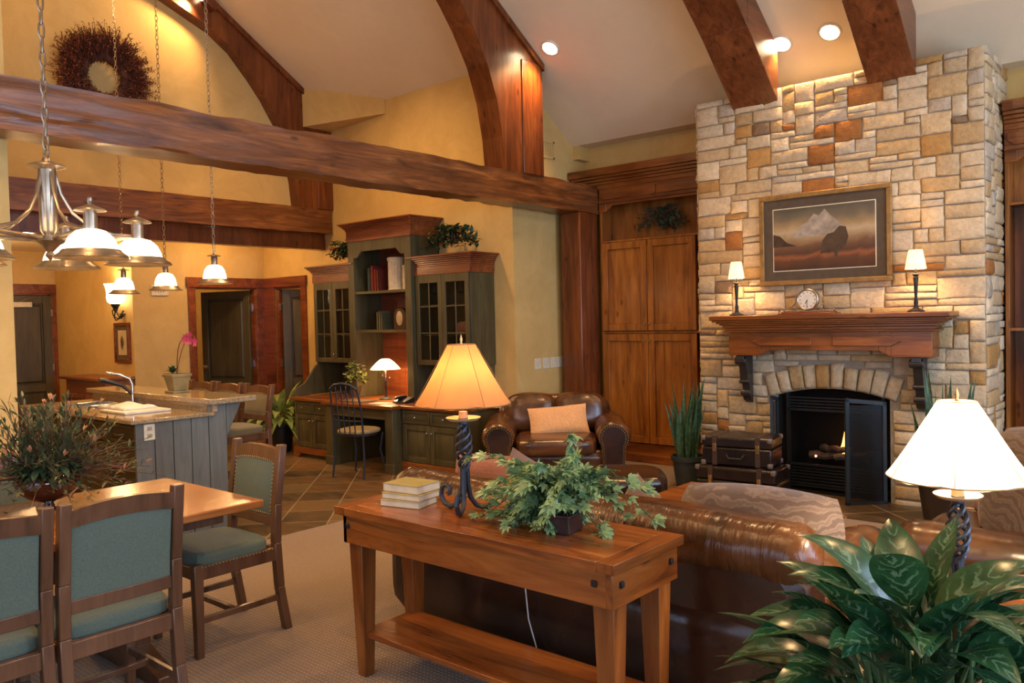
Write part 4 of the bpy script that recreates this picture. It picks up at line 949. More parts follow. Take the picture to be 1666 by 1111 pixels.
# ------------------------------------------------------------------ chairs
def nails(b,pts,r_=.005,step=.016):
    acc=0
    for p,q in zip(pts,pts[1:]):
        p=Vector(p);q=Vector(q);L=(q-p).length; t=acc
        while t<L: b.ball(p.lerp(q,t/L),r_,3); t+=step
        acc=t-L
def make_chair(name,label,cat,seat,top,fab,w_=.46,group=None,foot=False,lean=.05):
    r=thing(name,label,cat,(0,0,0),0,group); hw=w_/2-.022; B=dict(world=False)
    yb=.21; d=.045
    for sx in (-1,1):
        x=sx*hw
        # rear leg + stile, curved
        pr=[(yb+.05,0),(yb+.012,seat*.5),(yb,seat),(yb+.01,seat+(top-seat)*.4),(yb+lean,top)]
        MB().strip([(y,z) for y,z in pr],[(y+d*.9,z) for y,z in pr],'x',x-.021,x+.021).build('rear_leg',CHW,r,bevel=.004,**B)
        MB().taper(x,-.20,0,seat-.01,.018,.018,.024,.024).build('front_leg',CHW,r,bevel=.004,**B)
    b=MB(); za=seat-.085; 
    b.box(-hw,hw,-.215,-.19,za,seat-.02).box(-hw-.02,-hw+.005,-.2,yb+.01,za,seat-.02).box(hw-.005,hw+.02,-.2,yb+.01,za,seat-.02).box(-hw,hw,yb+.004,yb+.032,za,seat-.02)
    b.build('seat_rail',CHW,r,bevel=.003,**B)
    zs=.16 if not foot else .22
    b=MB(); b.box(-hw-.011,-hw+.011,-.2,yb+.03,zs,zs+.03).box(hw-.011,hw+.011,-.2,yb+.03,zs,zs+.03).box(-hw,hw,-.02,.005,zs+.002,zs+.028)
    if foot: b.box(-hw,hw,-.212,-.188,.20,.235)
    b.build('stretcher',CHW,r,bevel=.003,**B)
    # back: top rail (arched), lower rail
    def yat(z): 
        t=(z-seat)/(top-seat); return yb+.01*min(1,t/.4) if t<.4 else yb+.01+(lean-.01)*(t-.4)/.6
    n=10; zt=top-.02; b=MB()
    for i in range(n):
        xs=[-hw+.02+(2*hw-.04)*(i+k)/n for k in (0,1)]; ar=[.022*(1-(x/hw)**2) for x in xs]
        ylo=yat(zt-.07)
        b.hexa([(xs[0],ylo+.003,zt-.075+ar[0]*.8),(xs[1],ylo+.003,zt-.075+ar[1]*.8),(xs[1],ylo+.036,zt-.075+ar[1]*.8),(xs[0],ylo+.036,zt-.075+ar[0]*.8),
                (xs[0],yat(zt)+.003,zt-.012+ar[0]),(xs[1],yat(zt)+.003,zt-.012+ar[1]),(xs[1],yat(zt)+.036,zt-.012+ar[1]),(xs[0],yat(zt)+.036,zt-.012+ar[0])])
    b.build('top_rail',CHW,r,ang=30,**B)
    zl=seat+(top-seat)*.17
    MB().box(-hw+.02,hw-.02,yat(zl)+.004,yat(zl)+.034,zl,zl+.05).build('lower_rail',CHW,r,bevel=.003,**B)
    z0,z1=zl+.05,zt-.072; b=MB(); vs=[];fs=[];n=8
    for s_ in (-1,1):
        o_=len(vs)
        for i in range(n+1):
            for j in range(n+1):
                u=i/n*2-1;v=j/n*2-1; x=u*(hw-.024); z=z0+(z1-z0)*(v+1)/2+ (.018*(1-u*u) if j==n else 0)
                pf=(max(0,(1-u**4)*(1-v**4)))**.5
                y=yat(z)+.018+s_*(.010+(.016 if s_<0 else .004)*pf); vs.append((x,y,z))
        for i in range(n):
            for j in range(n):
                q=(o_+i*(n+1)+j,o_+(i+1)*(n+1)+j,o_+(i+1)*(n+1)+j+1,o_+i*(n+1)+j+1); fs.append(q if s_<0 else q[::-1])
    b.add(vs,fs,True).build('back_pad',fab,r,**B)
    b=MB(); yy=lambda z:yat(z)+.004
    nails(b,[(-hw+.032,yy(z0),z0+.01),(-hw+.032,yy(z1),z1),(-hw*.5,yy(z1),z1+.012),(0,yy(z1),z1+.016),(hw*.5,yy(z1),z1+.012),(hw-.032,yy(z1),z1),(hw-.032,yy(z0),z0+.01),(-hw+.032,yy(z0),z0+.01)],.005,.02)
    nails(b,[(-hw-.022,yb,seat-.022),(-hw-.022,-.2,seat-.022),(-hw,-.219,seat-.022),(hw,-.219,seat-.022),(hw+.022,-.2,seat-.022),(hw+.022,yb,seat-.022)],.0045,.018)
    b.build('nailhead_trim',BRASS,r,**B)['kind']='stuff'
    b=MB(); b.rbox((0,-.005,seat+.002),(hw+.02,.213,.042),5,9); b.build('seat',fab,r,**B)
    return r
c0=make_chair('dining_chair','dining chair at the end of the table, its nailhead-trimmed front turned to the camera','chair',.455,.95,TEAL,group='dining chairs around the wooden table')
c0.location=(-3.83,2.10,0)
dup(c0,(-3.36,1.34,0),R(-90),'blue-backed dining chair seen from behind, fully in the photo')
dup(c0,(-3.36,.865,0),R(-90),'blue-backed dining chair seen from behind, cut by the left photo edge')
dup(c0,(-4.34,1.38,0),R(90),'dining chair on the far side of the table, half hidden by the near chair backs')
dup(c0,(-4.30,.90,0),R(90),'dining chair on the far side of the table behind the flower bowl')
s0=make_chair('bar_stool','counter-height upholstered stool at the end of the bar, its seat fully visible','bar stool',.66,1.04,OLIVE,.44,'bar stools behind the island bar',True)
s0.location=(-6.43,3.74,0)
dup(s0,(-6.93,3.74,0),0,'middle bar stool, only its back showing above the bar')
dup(s0,(-7.42,3.74,0),0,'bar stool nearest the orchid pot, only its back top showing')

# dining table
t=thing('dining_table','trestle dining table with thick pale brown wooden top','table',(-3.78,1.1,0))
MB().box(-4.25,-3.32,.15,2.08,.725,.76).build('tabletop',TABW,t,bevel=.006)
MB().box(-4.12,-3.45,.3,1.95,.66,.725).build('apron',CHW,t,bevel=.004)
for y in (.6,1.66):
    b=MB(); b.box(-3.86,-3.70,y-.05,y+.05,.07,.66); pf=[(-4.12,0),(-4.12,.05),(-3.98,.085),(-3.88,.12),(-3.68,.12),(-3.58,.085),(-3.44,.05),(-3.44,0)]
    b.prism(pf[::-1],'y',y-.045,y+.045); b.build('trestle_leg',CHW,t,bevel=.005)
MB().box(-3.81,-3.75,.6,1.66,.26,.34).build('stretcher',CHW,t,bevel=.004)
# flower bowl
bx,by=-3.98,1.40
fb_=thing('flower_arrangement','tall wild arrangement of dried stems and dark leaves in a glossy brown footed bowl','flower arrangement',(bx,by,.76))
MB().lathe([(.0001,0),(.05,0),(.052,.006),(.025,.014),(.018,.028),(.035,.036),(.085,.055),(.12,.085),(.135,.12),(.13,.15),(.115,.165),(.108,.165),(.115,.14),(.0001,.1)],(bx,by,.76),32).build('bowl',plain('brown_glass',(.05,.012,.006),.08,coat=.6),fb_)
rnd=random.Random(21); st=MB(); lf=MB(); lf2=MB(); bl=MB()
for i in range(230):
    a=rnd.uniform(0,2*PI); el=rnd.uniform(.1,1.45); L=rnd.uniform(.22,.40)*(1.25 if el<.5 else 1); d=Vector((math.cos(a)*math.cos(el),math.sin(a)*math.cos(el),math.sin(el)))
    p0=Vector((bx+.03*math.cos(a),by+.03*math.sin(a),.90)); P=[p0+d*L*t+Vector((0,0,-.10*L*t*t*3*(math.cos(el)**2)))+Vector((rnd.uniform(-1,1),rnd.uniform(-1,1),rnd.uniform(-1,1)))*.008 for t in (0,.25,.5,.75,1)]
    st.tube(P,[.0022,.002,.0018,.0014,.0008],4)
    kind=rnd.random()
    for k in range(1,5):
        for q in range(4 if kind<.6 else 2):
            dd=(d+Vector((rnd.uniform(-1,1),rnd.uniform(-1,1),rnd.uniform(-.6,.9)))*.9)
            (lf if kind<.6 else lf2).leaf(P[k].lerp(P[k-1],rnd.random()),dd,rnd.uniform(.03,.055),rnd.uniform(.009,.018),.2,.1,2)
    if kind>.9:
        for q in range(4): bl.leaf(P[-1],d+Vector((rnd.uniform(-.5,.5),rnd.uniform(-.5,.5),.2)),.035,.016,.2,.2,2)
for i in range(110):
    a=rnd.uniform(0,2*PI); el=rnd.uniform(-.5,1.1); q=rnd.uniform(.04,.12); lf2.leaf((bx+q*math.cos(a),by+q*math.sin(a),.91+rnd.uniform(-.01,.07)),(math.cos(a),math.sin(a),math.sin(el)),rnd.uniform(.06,.10),.035,.8,.15,4)
st.build('stem',TWIG,fb_); lf.build('foliage',leafmat('grass_foliage',(.03,.05,.02),(.11,.13,.055),None,.6),fb_); lf2.build('broad_leaves',DGREEN,fb_); bl.build('dried_bloom',plain('dried_petal',(.45,.22,.10),.8,var=.5),fb_)['kind']='stuff'
for c_ in fb_.children:
    if c_.name.split('.')[0] in('stem','dried_bloom','foliage','broad_leaves'): pass

# ------------------------------------------------------------------ pendants and chandelier
MILK=shade_mat('milk_glass',(.95,.92,.85),.5,.3,9,(1,.80,.52))
def chain(b,x,y,z0,z1,L=.045,r_=.0032):
    n=int((z1-z0)/(L*.78)); st_=(z1-z0)/max(1,n)
    for i in range(n):
        zc=z0+(i+.5)*st_; P=[]
        for k in range(10):
            a=2*PI*k/10; u=.011*math.cos(a); v=L/2*math.sin(a)
            P.append((x+u,y,zc+v) if i%2 else (x,y+u,zc+v))
        b.tube(P,r_,4,closed=True)
def pendant(x,y,zr,label):
    r=thing('pendant_light',label,'pendant light',(x,y,zr),0,'pendant lights over the bar'); zc=min(ceil_z(y),7)
    b=MB(); chain(b,x,y,zr+.27,zc,.05,.0028); b.build('chain',BRONZE,r)
    MB().lathe([(.0001,.27),(.008,.265),(.006,.235),(.018,.225),(.05,.218),(.052,.214),(.02,.21),(.024,.205),(.024,.15),(.035,.145)],(x,y,zr),18).build('cap',BRONZE,r)
    MB().lathe([(.022,.15),(.055,.135),(.074,.105),(.084,.065),(.088,.03)],(x,y,zr),22).build('glass_shade',MILK,r)
    MB().lathe([(.084,.034),(.095,.038),(.112,.02),(.134,.004),(.132,0),(.112,.008),(.084,.024)],(x,y,zr),26).build('metal_rim',BRONZE,r)
    light('POINT','pendant_bulb',(x,y,zr+.02),16,WARM,.05)
pendant(-5.85,3.3,1.89,'nearest pendant light over the bar, rightmost of the three in the photo')
pendant(-6.64,3.3,1.87,'middle pendant light over the bar')
pendant(-7.42,3.3,1.87,'farthest pendant light over the bar, in front of the wall sconce')
CXY=Vector((-3.77,1.37)); DX,DY=CXY
DD=3.50; 
def cpt(lat,dep): # point offset from the chandelier column, along the room directions
    a=YAW; return Vector((DX+lat*math.cos(a)+dep*math.sin(a),DY-lat*math.sin(a)+dep*math.cos(a)))
r=thing('chandelier','antique nickel chandelier with bell glass shades hanging over the dining table','chandelier',(DX,DY,1.85))
b=MB(); chain(b,DX,DY,2.34,ceil_z(1.5)-.02,.075,.0045); b.build('chain',BRONZE,r)
MB().lathe([(.0001,2.30),(.015,2.30),(.02,2.285),(.07,2.27),(.075,2.262),(.035,2.25),(.036,2.20),(.036,1.99),(.025,1.97),(.05,1.955),(.07,1.945),(.04,1.93),(.012,1.90),(.02,1.885),(.008,1.87),(.0001,1.86)],(DX,DY,0),24).tube([(DX+.022*math.cos(a),DY,2.325+.03*math.sin(a)) for a in [2*PI*i/14 for i in range(14)]],.005,6,closed=True).build('column',BRONZE,r)
for k in range(5):
    a=R(36+72*k); u=cpt(math.cos(a),math.sin(a))-Vector((DX,DY)); P=lambda q,z:(DX+u.x*q,DY+u.y*q,z)
    arm=MB().tube([P(.03,2.24),P(.05,2.15),P(.09,2.07),P(.16,2.01),P(.25,1.985),P(.34,1.98)],.0075,8).tube([P(.04,1.955),P(.18,1.965),P(.34,1.975)],.011,8).build('arm',BRONZE,r)
    x,y=P(.35,0)[:2]; z0=1.855
    MB().lathe([(.0001,.245),(.010,.24),(.012,.225),(.006,.215),(.02,.208),(.058,.193),(.062,.187),(.025,.182),(.026,.175),(.026,.11),(.034,.105)],(x,y,z0),20).build('cap',BRONZE,arm)
    MB().lathe([(.024,.115),(.055,.106),(.082,.082),(.097,.050),(.103,.022)],(x,y,z0),26).build('glass_shade',MILK,arm)
    MB().lathe([(.098,.022),(.108,.030),(.118,.018),(.136,.006),(.142,-.003),(.138,-.005),(.118,.005),(.098,.014)],(x,y,z0),30).build('metal_rim',BRONZE,arm)
    light('POINT','chandelier_bulb',(x,y,z0+.0),9,WARM,.05)

# ------------------------------------------------------------------ corridor and upper wall pieces
s_=thing('wall_sconce','lit scrolled iron wall sconce with flared glass above the small picture','sconce',(-10.28,4.55,1.66))
P0=(-10.28,4.46,1.86)
MB().lathe([(.05,0),(.09,.03),(.10,.08),(.095,.14),(.11,.22),(.125,.25),(.118,.25),(.09,.14),(.094,.08),(.05,.01)],P0,20).build('glass_shade',emit('sconce_glow',(1,.78,.48),14),s_)
b=MB().lathe([(.0001,-.10),(.02,-.09),(.03,-.05),(.05,-.02),(.055,.005),(.0001,.004)],P0,16)
for sg in (-1,1): b.tube([(-10.28,4.55,1.72),(-10.28+sg*.05,4.50,1.68),(-10.28+sg*.07,4.46,1.72),(-10.28+sg*.05,4.44,1.78),(-10.28+sg*.02,4.45,1.80)],.007,6)
b.tube([(-10.28,4.555,1.78),(-10.28,4.50,1.68),(-10.28,4.46,1.66),(-10.28,4.44,1.70),(-10.28,4.46,1.78)],.009,6); b.lathe([(.0001,-.01),(.05,-.01),(.05,.0)],(-10.28,4.55,1.74),12); b.build('scroll_bracket',DARKIRON,s_)
light('POINT','sconce_bulb',(-10.28,4.40,2.0),30,WARM,.06)
def picture(name,label,T,w_,h_,fr,mat_w,framem,matm,art,cat='picture'):
    r=thing(name,label,cat,T.translation); 
    b=MB(T)
    for (a,c,e,f_) in ((-w_/2,w_/2,0,fr),(-w_/2,w_/2,h_-fr,h_),(-w_/2,-w_/2+fr,fr,h_-fr),(w_/2-fr,w_/2,fr,h_-fr)): b.box(a,c,-.03,-.002,e,f_)
    b.build('frame',framem,r,bevel=.006)
    MB(T).box(-w_/2+fr,w_/2-fr,-.014,-.003,fr,h_-fr).build('mat_board',matm,r)
    i=fr+mat_w; MB(T).box(-w_/2+i-.008,w_/2-i+.008,-.016,-.014,i-.008,h_-i+.008).build('fillet',IVORY,r)
    MB(T@Matrix.Translation((0,0,h_/2))).box(-w_/2+i,w_/2-i,-.018,-.016,i-h_/2,h_/2-i).build('print',art,r); return r
def botart():
    m,t,b=nt('bird_print'); v=coords(t); g=N(t,'ShaderNodeTexGradient',gradient_type='SPHERICAL'); mp=N(t,'ShaderNodeMapping'); mp.inputs[3].default_value=(16,1,9); mp.inputs[1].default_value=(0,0,-.25*9)
    n=N(t,'ShaderNodeTexNoise'); n.inputs['Scale'].default_value=22; n.inputs['Detail'].default_value=4; t.links.new(v,n.inputs[0])
    t.links.new(v,mp.inputs[0]); t.links.new(mp.outputs[0],g.inputs[0]); mu=N(t,'ShaderNodeMath',operation='MULTIPLY'); t.links.new(g.outputs[1],mu.inputs[0]); t.links.new(n.outputs[0],mu.inputs[1])
    r=ramp(t,[(.05,(.62,.50,.30)),(.18,(.20,.14,.07)),(.4,(.08,.05,.03))],mu.outputs[0]); t.links.new(r.outputs[0],b.inputs['Base Color']); b.inputs['Roughness'].default_value=.4; return m
picture('small_picture','small wood-framed print with dark mat under the wall sconce','' or TR(-10.32,4.56,1.13),.42,.50,.045,.06,CHERRY,plain('olive_mat',(.12,.09,.04),.8),botart())
picture('hall_picture','dark-framed picture seen through the left doorway','' or TR(-12.0,4.90,1.2,R(0)) if False else TR(-12.79,6.3,1.25,PI/2),.3,.5,.03,.04,BLACK,IVORY,botart())
c=thing('hall_cabinet','low dark cherry console cabinet at the end of the corridor wall','cabinet',(-10.6,4.36,0))
b=MB(); b.box(-11.2,-10.05,4.2,4.55,.06,.93).build('body',CHERRY,c,bevel=.004); 
MB().box(-11.27,-10.03,4.13,4.555,.93,.965).build('cabinet_top',CHERRY,c,bevel=.005); MB().box(-11.1,-10.1,4.24,4.5,0,.06).build('plinth',CHERRY,c)
for x in (-11.17,-10.6): pdoor('cabinet_door',I4,x,x+.54,.1,.75,CHERRY,c,y=4.2,knob=[(x+.27,.6)])
sg=tag(MB(TR(-10.03,4.90,1.96,PI/2)).box(-.11,.11,-.02,0,0,.13).build('wall_sign',IVORY,bevel=.003),'small pale square sign high on the wall left of the doorways','sign')
b=MB(TR(-10.03,4.90,1.96,PI/2))
for i in range(4): b.tube([(-.06+.035*i,-.021,.04),(-.06+.035*i,-.021,.085),(-.04+.035*i,-.021,.085)],.004,4)
b.build('sign_marks',BLACK,sg)
# wreath on the beam ledge
wy,wz,wx=3.66,4.10,-8.50
w_=thing('twig_wreath','large round dark red twig wreath on the high back wall','wreath',(wx,wy,wz-.55))
rnd=random.Random(77); b=MB(); bb=MB(); lv=MB()
b.tube([(wx+.02*math.sin(5*a),wy+.21*math.cos(a),wz+.21*math.sin(a)) for a in [2*PI*i/40 for i in range(40)]],.045,7,closed=True)
for i in range(2000):
    a=rnd.uniform(0,2*PI); rr=rnd.uniform(.15,.32); c=Vector((wx+rnd.uniform(-.04,.05),wy+rr*math.cos(a),wz+rr*math.sin(a)))
    d=Vector((rnd.uniform(-.12,.5),math.cos(a+rnd.uniform(-.8,.8)),math.sin(a+rnd.uniform(-.8,.8)))); L=rnd.uniform(.12,.27)
    e=c+d.normalized()*L; m_=c.lerp(e,.5)+Vector((rnd.uniform(0,.03),rnd.uniform(-.02,.02),rnd.uniform(-.02,.02)))
    if math.hypot(e.y-wy,e.z-wz)<.13: continue
    e.x=max(e.x,-8.585); m_.x=max(m_.x,-8.585)
    b.tube([c,m_,e],[.004,.003,.0015],3,cap=False)
    for q in range(3): lv.leaf(m_.lerp(e,rnd.random()),(rnd.uniform(-.2,1),rnd.uniform(-1,1),rnd.uniform(-1,1)),.035,.014,.2,.1,2)
b.build('twigs',plain('red_twig',(.09,.028,.014),.8,var=.5),w_); lv.build('twig_tips',plain('red_leaf',(.24,.055,.02),.8,var=.5),w_)

# ------------------------------------------------------------------ mantel pieces and painting
def landscape():
    m,t,b=nt('landscape_print'); c=N(t,'ShaderNodeTexCoord'); sx=N(t,'ShaderNodeSeparateXYZ'); t.links.new(c.outputs['Object'],sx.inputs[0])
    n=N(t,'ShaderNodeTexNoise'); n.inputs['Scale'].default_value=5; n.inputs['Detail'].default_value=9; n.inputs['Distortion'].default_value=.8; t.links.new(c.outputs['Object'],n.inputs[0])
    zc=N(t,'ShaderNodeMath',operation='MULTIPLY_ADD'); zc.inputs[1].default_value=1.9; zc.inputs[2].default_value=.5-.12-.3875*1.9; t.links.new(sx.outputs['Z'],zc.inputs[0])
    ma=N(t,'ShaderNodeMath',operation='MULTIPLY_ADD'); ma.inputs[1].default_value=.24; t.links.new(n.outputs[0],ma.inputs[0]); t.links.new(zc.outputs[0],ma.inputs[2])
    r=ramp(t,[(.0,(.05,.022,.010)),(.15,(.11,.04,.015)),(.22,(.26,.09,.03)),(.28,(.08,.035,.018)),(.40,(.16,.08,.035)),(.52,(.36,.25,.13)),(.62,(.46,.36,.22)),(.72,(.34,.24,.11)),(.84,(.16,.13,.08)),(1,(.08,.075,.055))],ma.outputs[0])
    t.links.new(r.outputs[0],b.inputs['Base Color']); b.inputs['Roughness'].default_value=.5; return m,ma
LM,ma_=landscape()
pic_T=TR(-2.45,6.862,1.795)
GOLD=plain('gilt_frame',(.33,.20,.07),.38,.55,var=.25)
lp=picture('landscape_painting','wide gilt-framed landscape print with dark mat hanging on the chimney',pic_T,1.09,.775,.042,.085,GOLD,plain('dark_mat',(.085,.062,.04),.8),LM)
# generic mountain, cloud bank and tree silhouettes as thin painted shapes in the print plane
def flatshape(pts,y,m,name,par):
    b=MB(pic_T); b.prism(pts,'y',y-.0008,y); return b.build(name,m,par)
pr=[c_ for c_ in lp.children if c_.name.startswith('print')][0]
def brush(name,c1,c2): return plain(name,tuple((p+q)/2 for p,q in zip(c1,c2)),.5,var=.35,scale=16)
flatshape([(-.26,.40),(-.18,.50),(-.13,.52),(-.07,.59),(-.03,.57),(.02,.62),(.07,.56),(.14,.50),(.2,.40)],-.0185,brush('snow_paint',(.26,.22,.17),(.42,.37,.30)),'painted_mountain',pr)
flatshape([(-.42,.33),(-.42,.44),(-.36,.42),(-.30,.36),(-.22,.33)],-.0195,brush('hill_paint',(.04,.02,.012),(.07,.04,.02)),'painted_hill',pr)
flatshape([(-.02,.25),(.0,.36),(.04,.41),(.09,.42),(.14,.47),(.19,.46),(.21,.38),(.19,.31),(.13,.27),(.12,.22),(.10,.22),(.09,.27)],-.0196,brush('tree_paint',(.05,.028,.014),(.085,.05,.025)),'painted_tree',pr)
SHW=shade_mat('parchment_shade',(.95,.85,.65),.5,.9,1.8,(1,.72,.38))
def mlamp(x,y,z,label,h=1):
    r=thing('mantel_lamp',label,'lamp',(x,y,z)); P=(x,y,z)
    MB().lathe([(.0001,0),(.06,0),(.062,.008),(.045,.016),(.02,.03),(.013,.05),(.016,.07),(.010,.10),(.014,.20),(.019,.26),(.013,.27),(.024,.28),(.026,.285),(.008,.29),(.007,.34),(.0001,.34)],P,16).build('lamp_base',DARKIRON,r)
    MB().lathe([(.078,.325),(.05,.47),(.049,.47),(.076,.325)],P,6).build('lamp_shade',SHW,r,ang=10)
    light('POINT','mantel_lamp_bulb',(x,y,z+.38),18,WARM,.03); return r
mlamp(-3.16,6.72,1.5455,'small lit lamp with shade at the left end of the mantel'); mlamp(-1.70,6.70,1.5455,'small lit lamp with shade at the right end of the mantel')
c=thing('shelf_clock','round white-faced clock in scrolled metal on a red wooden base, on the mantel','clock',(-2.52,6.70,1.545)); cx=-2.52
MB().box(cx-.24,cx+.24,6.64,6.76,1.5455,1.556).box(cx-.215,cx+.215,6.65,6.75,1.556,1.568).build('base',CHERRY,c,bevel=.003)
T=TR(cx,6.70,1.665)@Matrix.Rotation(PI/2,4,'X')
MB(T).lathe([(.0001,-.02),(.075,-.02),(.088,-.015),(.09,.02),(.083,.028),(.076,.024)],n=28).build('case',BRONZE,c)
fc=MB(T).lathe([(.0001,.022),(.077,.022)],n=28).build('dial',plain('dial',(.72,.68,.58),.4),c)
b=MB(T)
for k in range(12): a=PI*k/6; b.tube([(.055*math.cos(a),.055*math.sin(a),.0235),(.068*math.cos(a),.068*math.sin(a),.0235)],.002,4)
b.build('hour_marks',BLACK,fc)
MB(T).tube([(0,0,.025),(-.018,-.032,.025)],.0022,4).tube([(0,0,.025),(-.005,-.058,.025)],.0016,4).build('clock_hands',BLACK,fc)
b=MB()
for sg in (1,-1):
    b.tube([(cx+sg*.07,6.70,1.72),(cx+sg*.10,6.70,1.70),(cx+sg*.11,6.70,1.64),(cx+sg*.15,6.70,1.60),(cx+sg*.20,6.70,1.585),(cx+sg*.215,6.70,1.575)],.006,6)
    b.tube([(cx+sg*(.12+.025*math.cos(a)),6.70,1.60+.025*math.sin(a)) for a in [i*.5 for i in range(12)]],.004,6)
b.tube([(cx-.215,6.705,1.573),(cx+.215,6.705,1.573)],.004,6); b.build('scroll_frame',BRONZE,c)

# ------------------------------------------------------------------ console table and what stands on it
cx0,cx1,cy0,cy1=-2.94,-1.47,2.19,2.655
t=thing('console_table','long reddish wooden console table with peg details behind the leather sofa','table',((cx0+cx1)/2,(cy0+cy1)/2,0))
b=MB(); f=.07
b.box(cx0+f,cx1-f,cy0,cy0+f,.724,.76).box(cx0+f,cx1-f,cy1-f,cy1,.724,.76).box(cx0+f,cx1-f,cy0+f+.001,cy1-f-.001,.724,.7595); b.build('tabletop',CONW,t,bevel=.002)
for a,s_ in ((cx0,1),(cx1,-1)): MB().prism([(a,cy0),(a+s_*f,cy0+.0),(a+s_*f,cy1),(a,cy1)][::s_],'z',.724,.76).build('breadboard_end',WY,t,bevel=.002)
for y in (cy0+.02,cy1-.045): MB().box(cx0+.035,cx1-.02,y,y+.025,.60,.724).build('long_apron',CONW,t,bevel=.003)
MB().box(cx0+.035,cx0+.06,cy0+.02,cy1-.02,.60,.724).build('end_apron',WY,t,bevel=.003)
MB().box(cx1-.045,cx1-.018,cy0+.018,cy1-.018,.60,.724).build('end_apron',WY,t,bevel=.003)
for x in (cx0+.085,cx1-.075):
    for y in (cy0+.085,cy1-.085): MB().taper(x,y,0,.60,.026,.026,.042,.042).build('leg',CONZ,t,bevel=.003)
MB().box(cx0+.07,cx1-.06,cy0+.07,cy1-.07,.175,.20).build('shelf',CONW,t,bevel=.003)
b=MB()
for x in (cx0+.07,cx1-.09): b.box(x-.011,x+.011,cy0+.010,cy0+.02,.668,.690)
for y in (cy0+.07,cy1-.07): b.box(cx1-.02,cx1-.008,y-.010,y+.010,.665,.687)
b.build('square_peg',DARKIRON,t,bevel=.003,seg=1)['kind']='stuff'
def twist_lamp(x,y,z,label,shm,power,lcol,s=1.0,shade_r=.2):
    r=thing('twisted_iron_lamp',label,'lamp',(x,y,z),0)
    def P(a,rr,h): return (x+rr*math.cos(a),y+rr*math.sin(a),z+h)
    b=MB()
    for k in range(3):
        a=PI/2*0+2*PI*k/3+R(150-90)
        prof=[(.012,.19),(.013,.12),(.022,.06),(.05,.022),(.09,.010),(.125,.022),(.143,.055),(.135,.088),(.108,.102),(.086,.088),(.088,.068),(.10,.064)]
        b.tube([P(a,q,h) for q,h in prof],[.010,.011,.011,.011,.011,.011,.010,.010,.009,.009,.009,.010],8)
    b.build('scroll_foot',IRON,r)
    b=MB()
    for k in range(4):
        pts=[]
        for i in range(33):
            t_=i/32; rr=.010+.022*math.sin(PI*t_)**.7*(1.0 if True else 0); pts.append(P(2*PI*k/4+t_*PI*2.6,rr,.18+.19*t_))
        b.tube(pts,.0075,6)
    b.lathe([(.0001,.17),(.020,.172),(.020,.190),(.014,.195)],(x,y,z),14).lathe([(.014,.365),(.021,.372),(.021,.395),(.012,.40),(.0001,.40)],(x,y,z),14)
    b.build('twisted_stem',IRON,r)
    MB().lathe([(.012,.398),(.06,.402),(.073,.412),(.0735,.415),(.06,.406),(.02,.404),(.018,.44),(.0001,.44)],(x,y,z-.016),24).build('drip_pan',plain('parchment_pan',(.45,.30,.15),.5),r)
    # shade (scalloped cone)
    b=MB(); n=24; vs=[];fs=[]; H0,H1=.455,.705; r1=.058
    for i in range(11):
        t_=i/10
        for k in range(n):
            rr=(shade_r+(r1-shade_r)*(t_**.92)); rr*=1-.02*math.cos(6*2*PI*k/n)*(1-t_) ; a=2*PI*k/n
            vs.append(P(a,rr,H0+(H1-H0)*t_-.006*math.cos(6*a)*(1-t_)))
    for i in range(10):
        for k in range(n): fs.append((i*n+k,i*n+(k+1)%n,(i+1)*n+(k+1)%n,(i+1)*n+k))
    sh=b.add(vs,fs,True).build('lamp_shade',shm,r)
    b=MB()
    for k in range(6): a=2*PI*(k+.5)/6+R(10); b.tube([P(a,shade_r+.002,H0),P(a,(shade_r+r1)/2+.003,(H0+H1)/2),P(a,r1+.002,H1)],.0012,4)
    b.tube([P(a,shade_r,H0) for a in [2*PI*k/30 for k in range(30)]],.0022,4,closed=True).tube([P(a,r1,H1) for a in [2*PI*k/20 for k in range(20)]],.002,4,closed=True)
    b.build('seam',plain('seam_thread',(.25,.14,.06),.7),sh)
    MB().tube([P(0,.0,.43),P(0,.04,.50),P(0,.045,.60),P(0,.0,.715),P(PI,.045,.60),P(PI,.04,.50),P(PI,.0,.43)],.0025,5).lathe([(.0001,.70),(.008,.705),(.004,.715),(.007,.725),(.0001,.75)],(x,y,z),8).build('harp',BRASS,r)
    light('POINT','table_lamp_bulb',(x,y,z+.56),power,lcol,.028)
    return r
SH1=shade_mat('rawhide_shade',(.64,.31,.11),.42,.85,.08,(1,.45,.12)); SH2=shade_mat('cream_shade',(.92,.78,.52),.55,.85,1.5,(1,.80,.5))
twist_lamp(-2.385,2.45,.76,'twisted iron lamp with glowing tan hide shade on the console table',SH1,5.5,(1,.60,.27))
twist_lamp(-.63,2.96,.56,'twisted iron lamp with very bright cream shade at the right, behind the broad-leaved plant',SH2,55,(1,.74,.42),shade_r=.215)
lb=bpy.data.objects
# books
z=.7602
for i,(w_,d_,h_,a,dx,c,l) in enumerate(((.205,.15,.028,.10,.012,(.34,.29,.14),'bottom of three pale old books stacked on the console table'),(.21,.155,.026,.03,0,(.36,.27,.12),'middle of three pale old books stacked on the console table'),(.205,.16,.036,-.02,-.015,(.27,.24,.085),'top book of the stack on the console, with a plain olive cover'))):
    # lying flat, fore-edge to the camera side
    T=TR(-2.785+dx,2.31+.02*i,z,R(8)+a); m_=plain('old_cover',c,.65)
    o=MB(T).box(0,w_,0,d_,0,.003).box(0,w_,0,d_,h_-.003,h_).box(0,w_,d_-.004,d_,0,h_).build('old_book',m_,bevel=.001,seg=1); tag(o,l,'book','stack of old books on the console')
    MB(T).box(.004,w_-.004,.003,d_-.004,.003,h_-.003).build('pages',PAPER,o); z+=h_+.0005
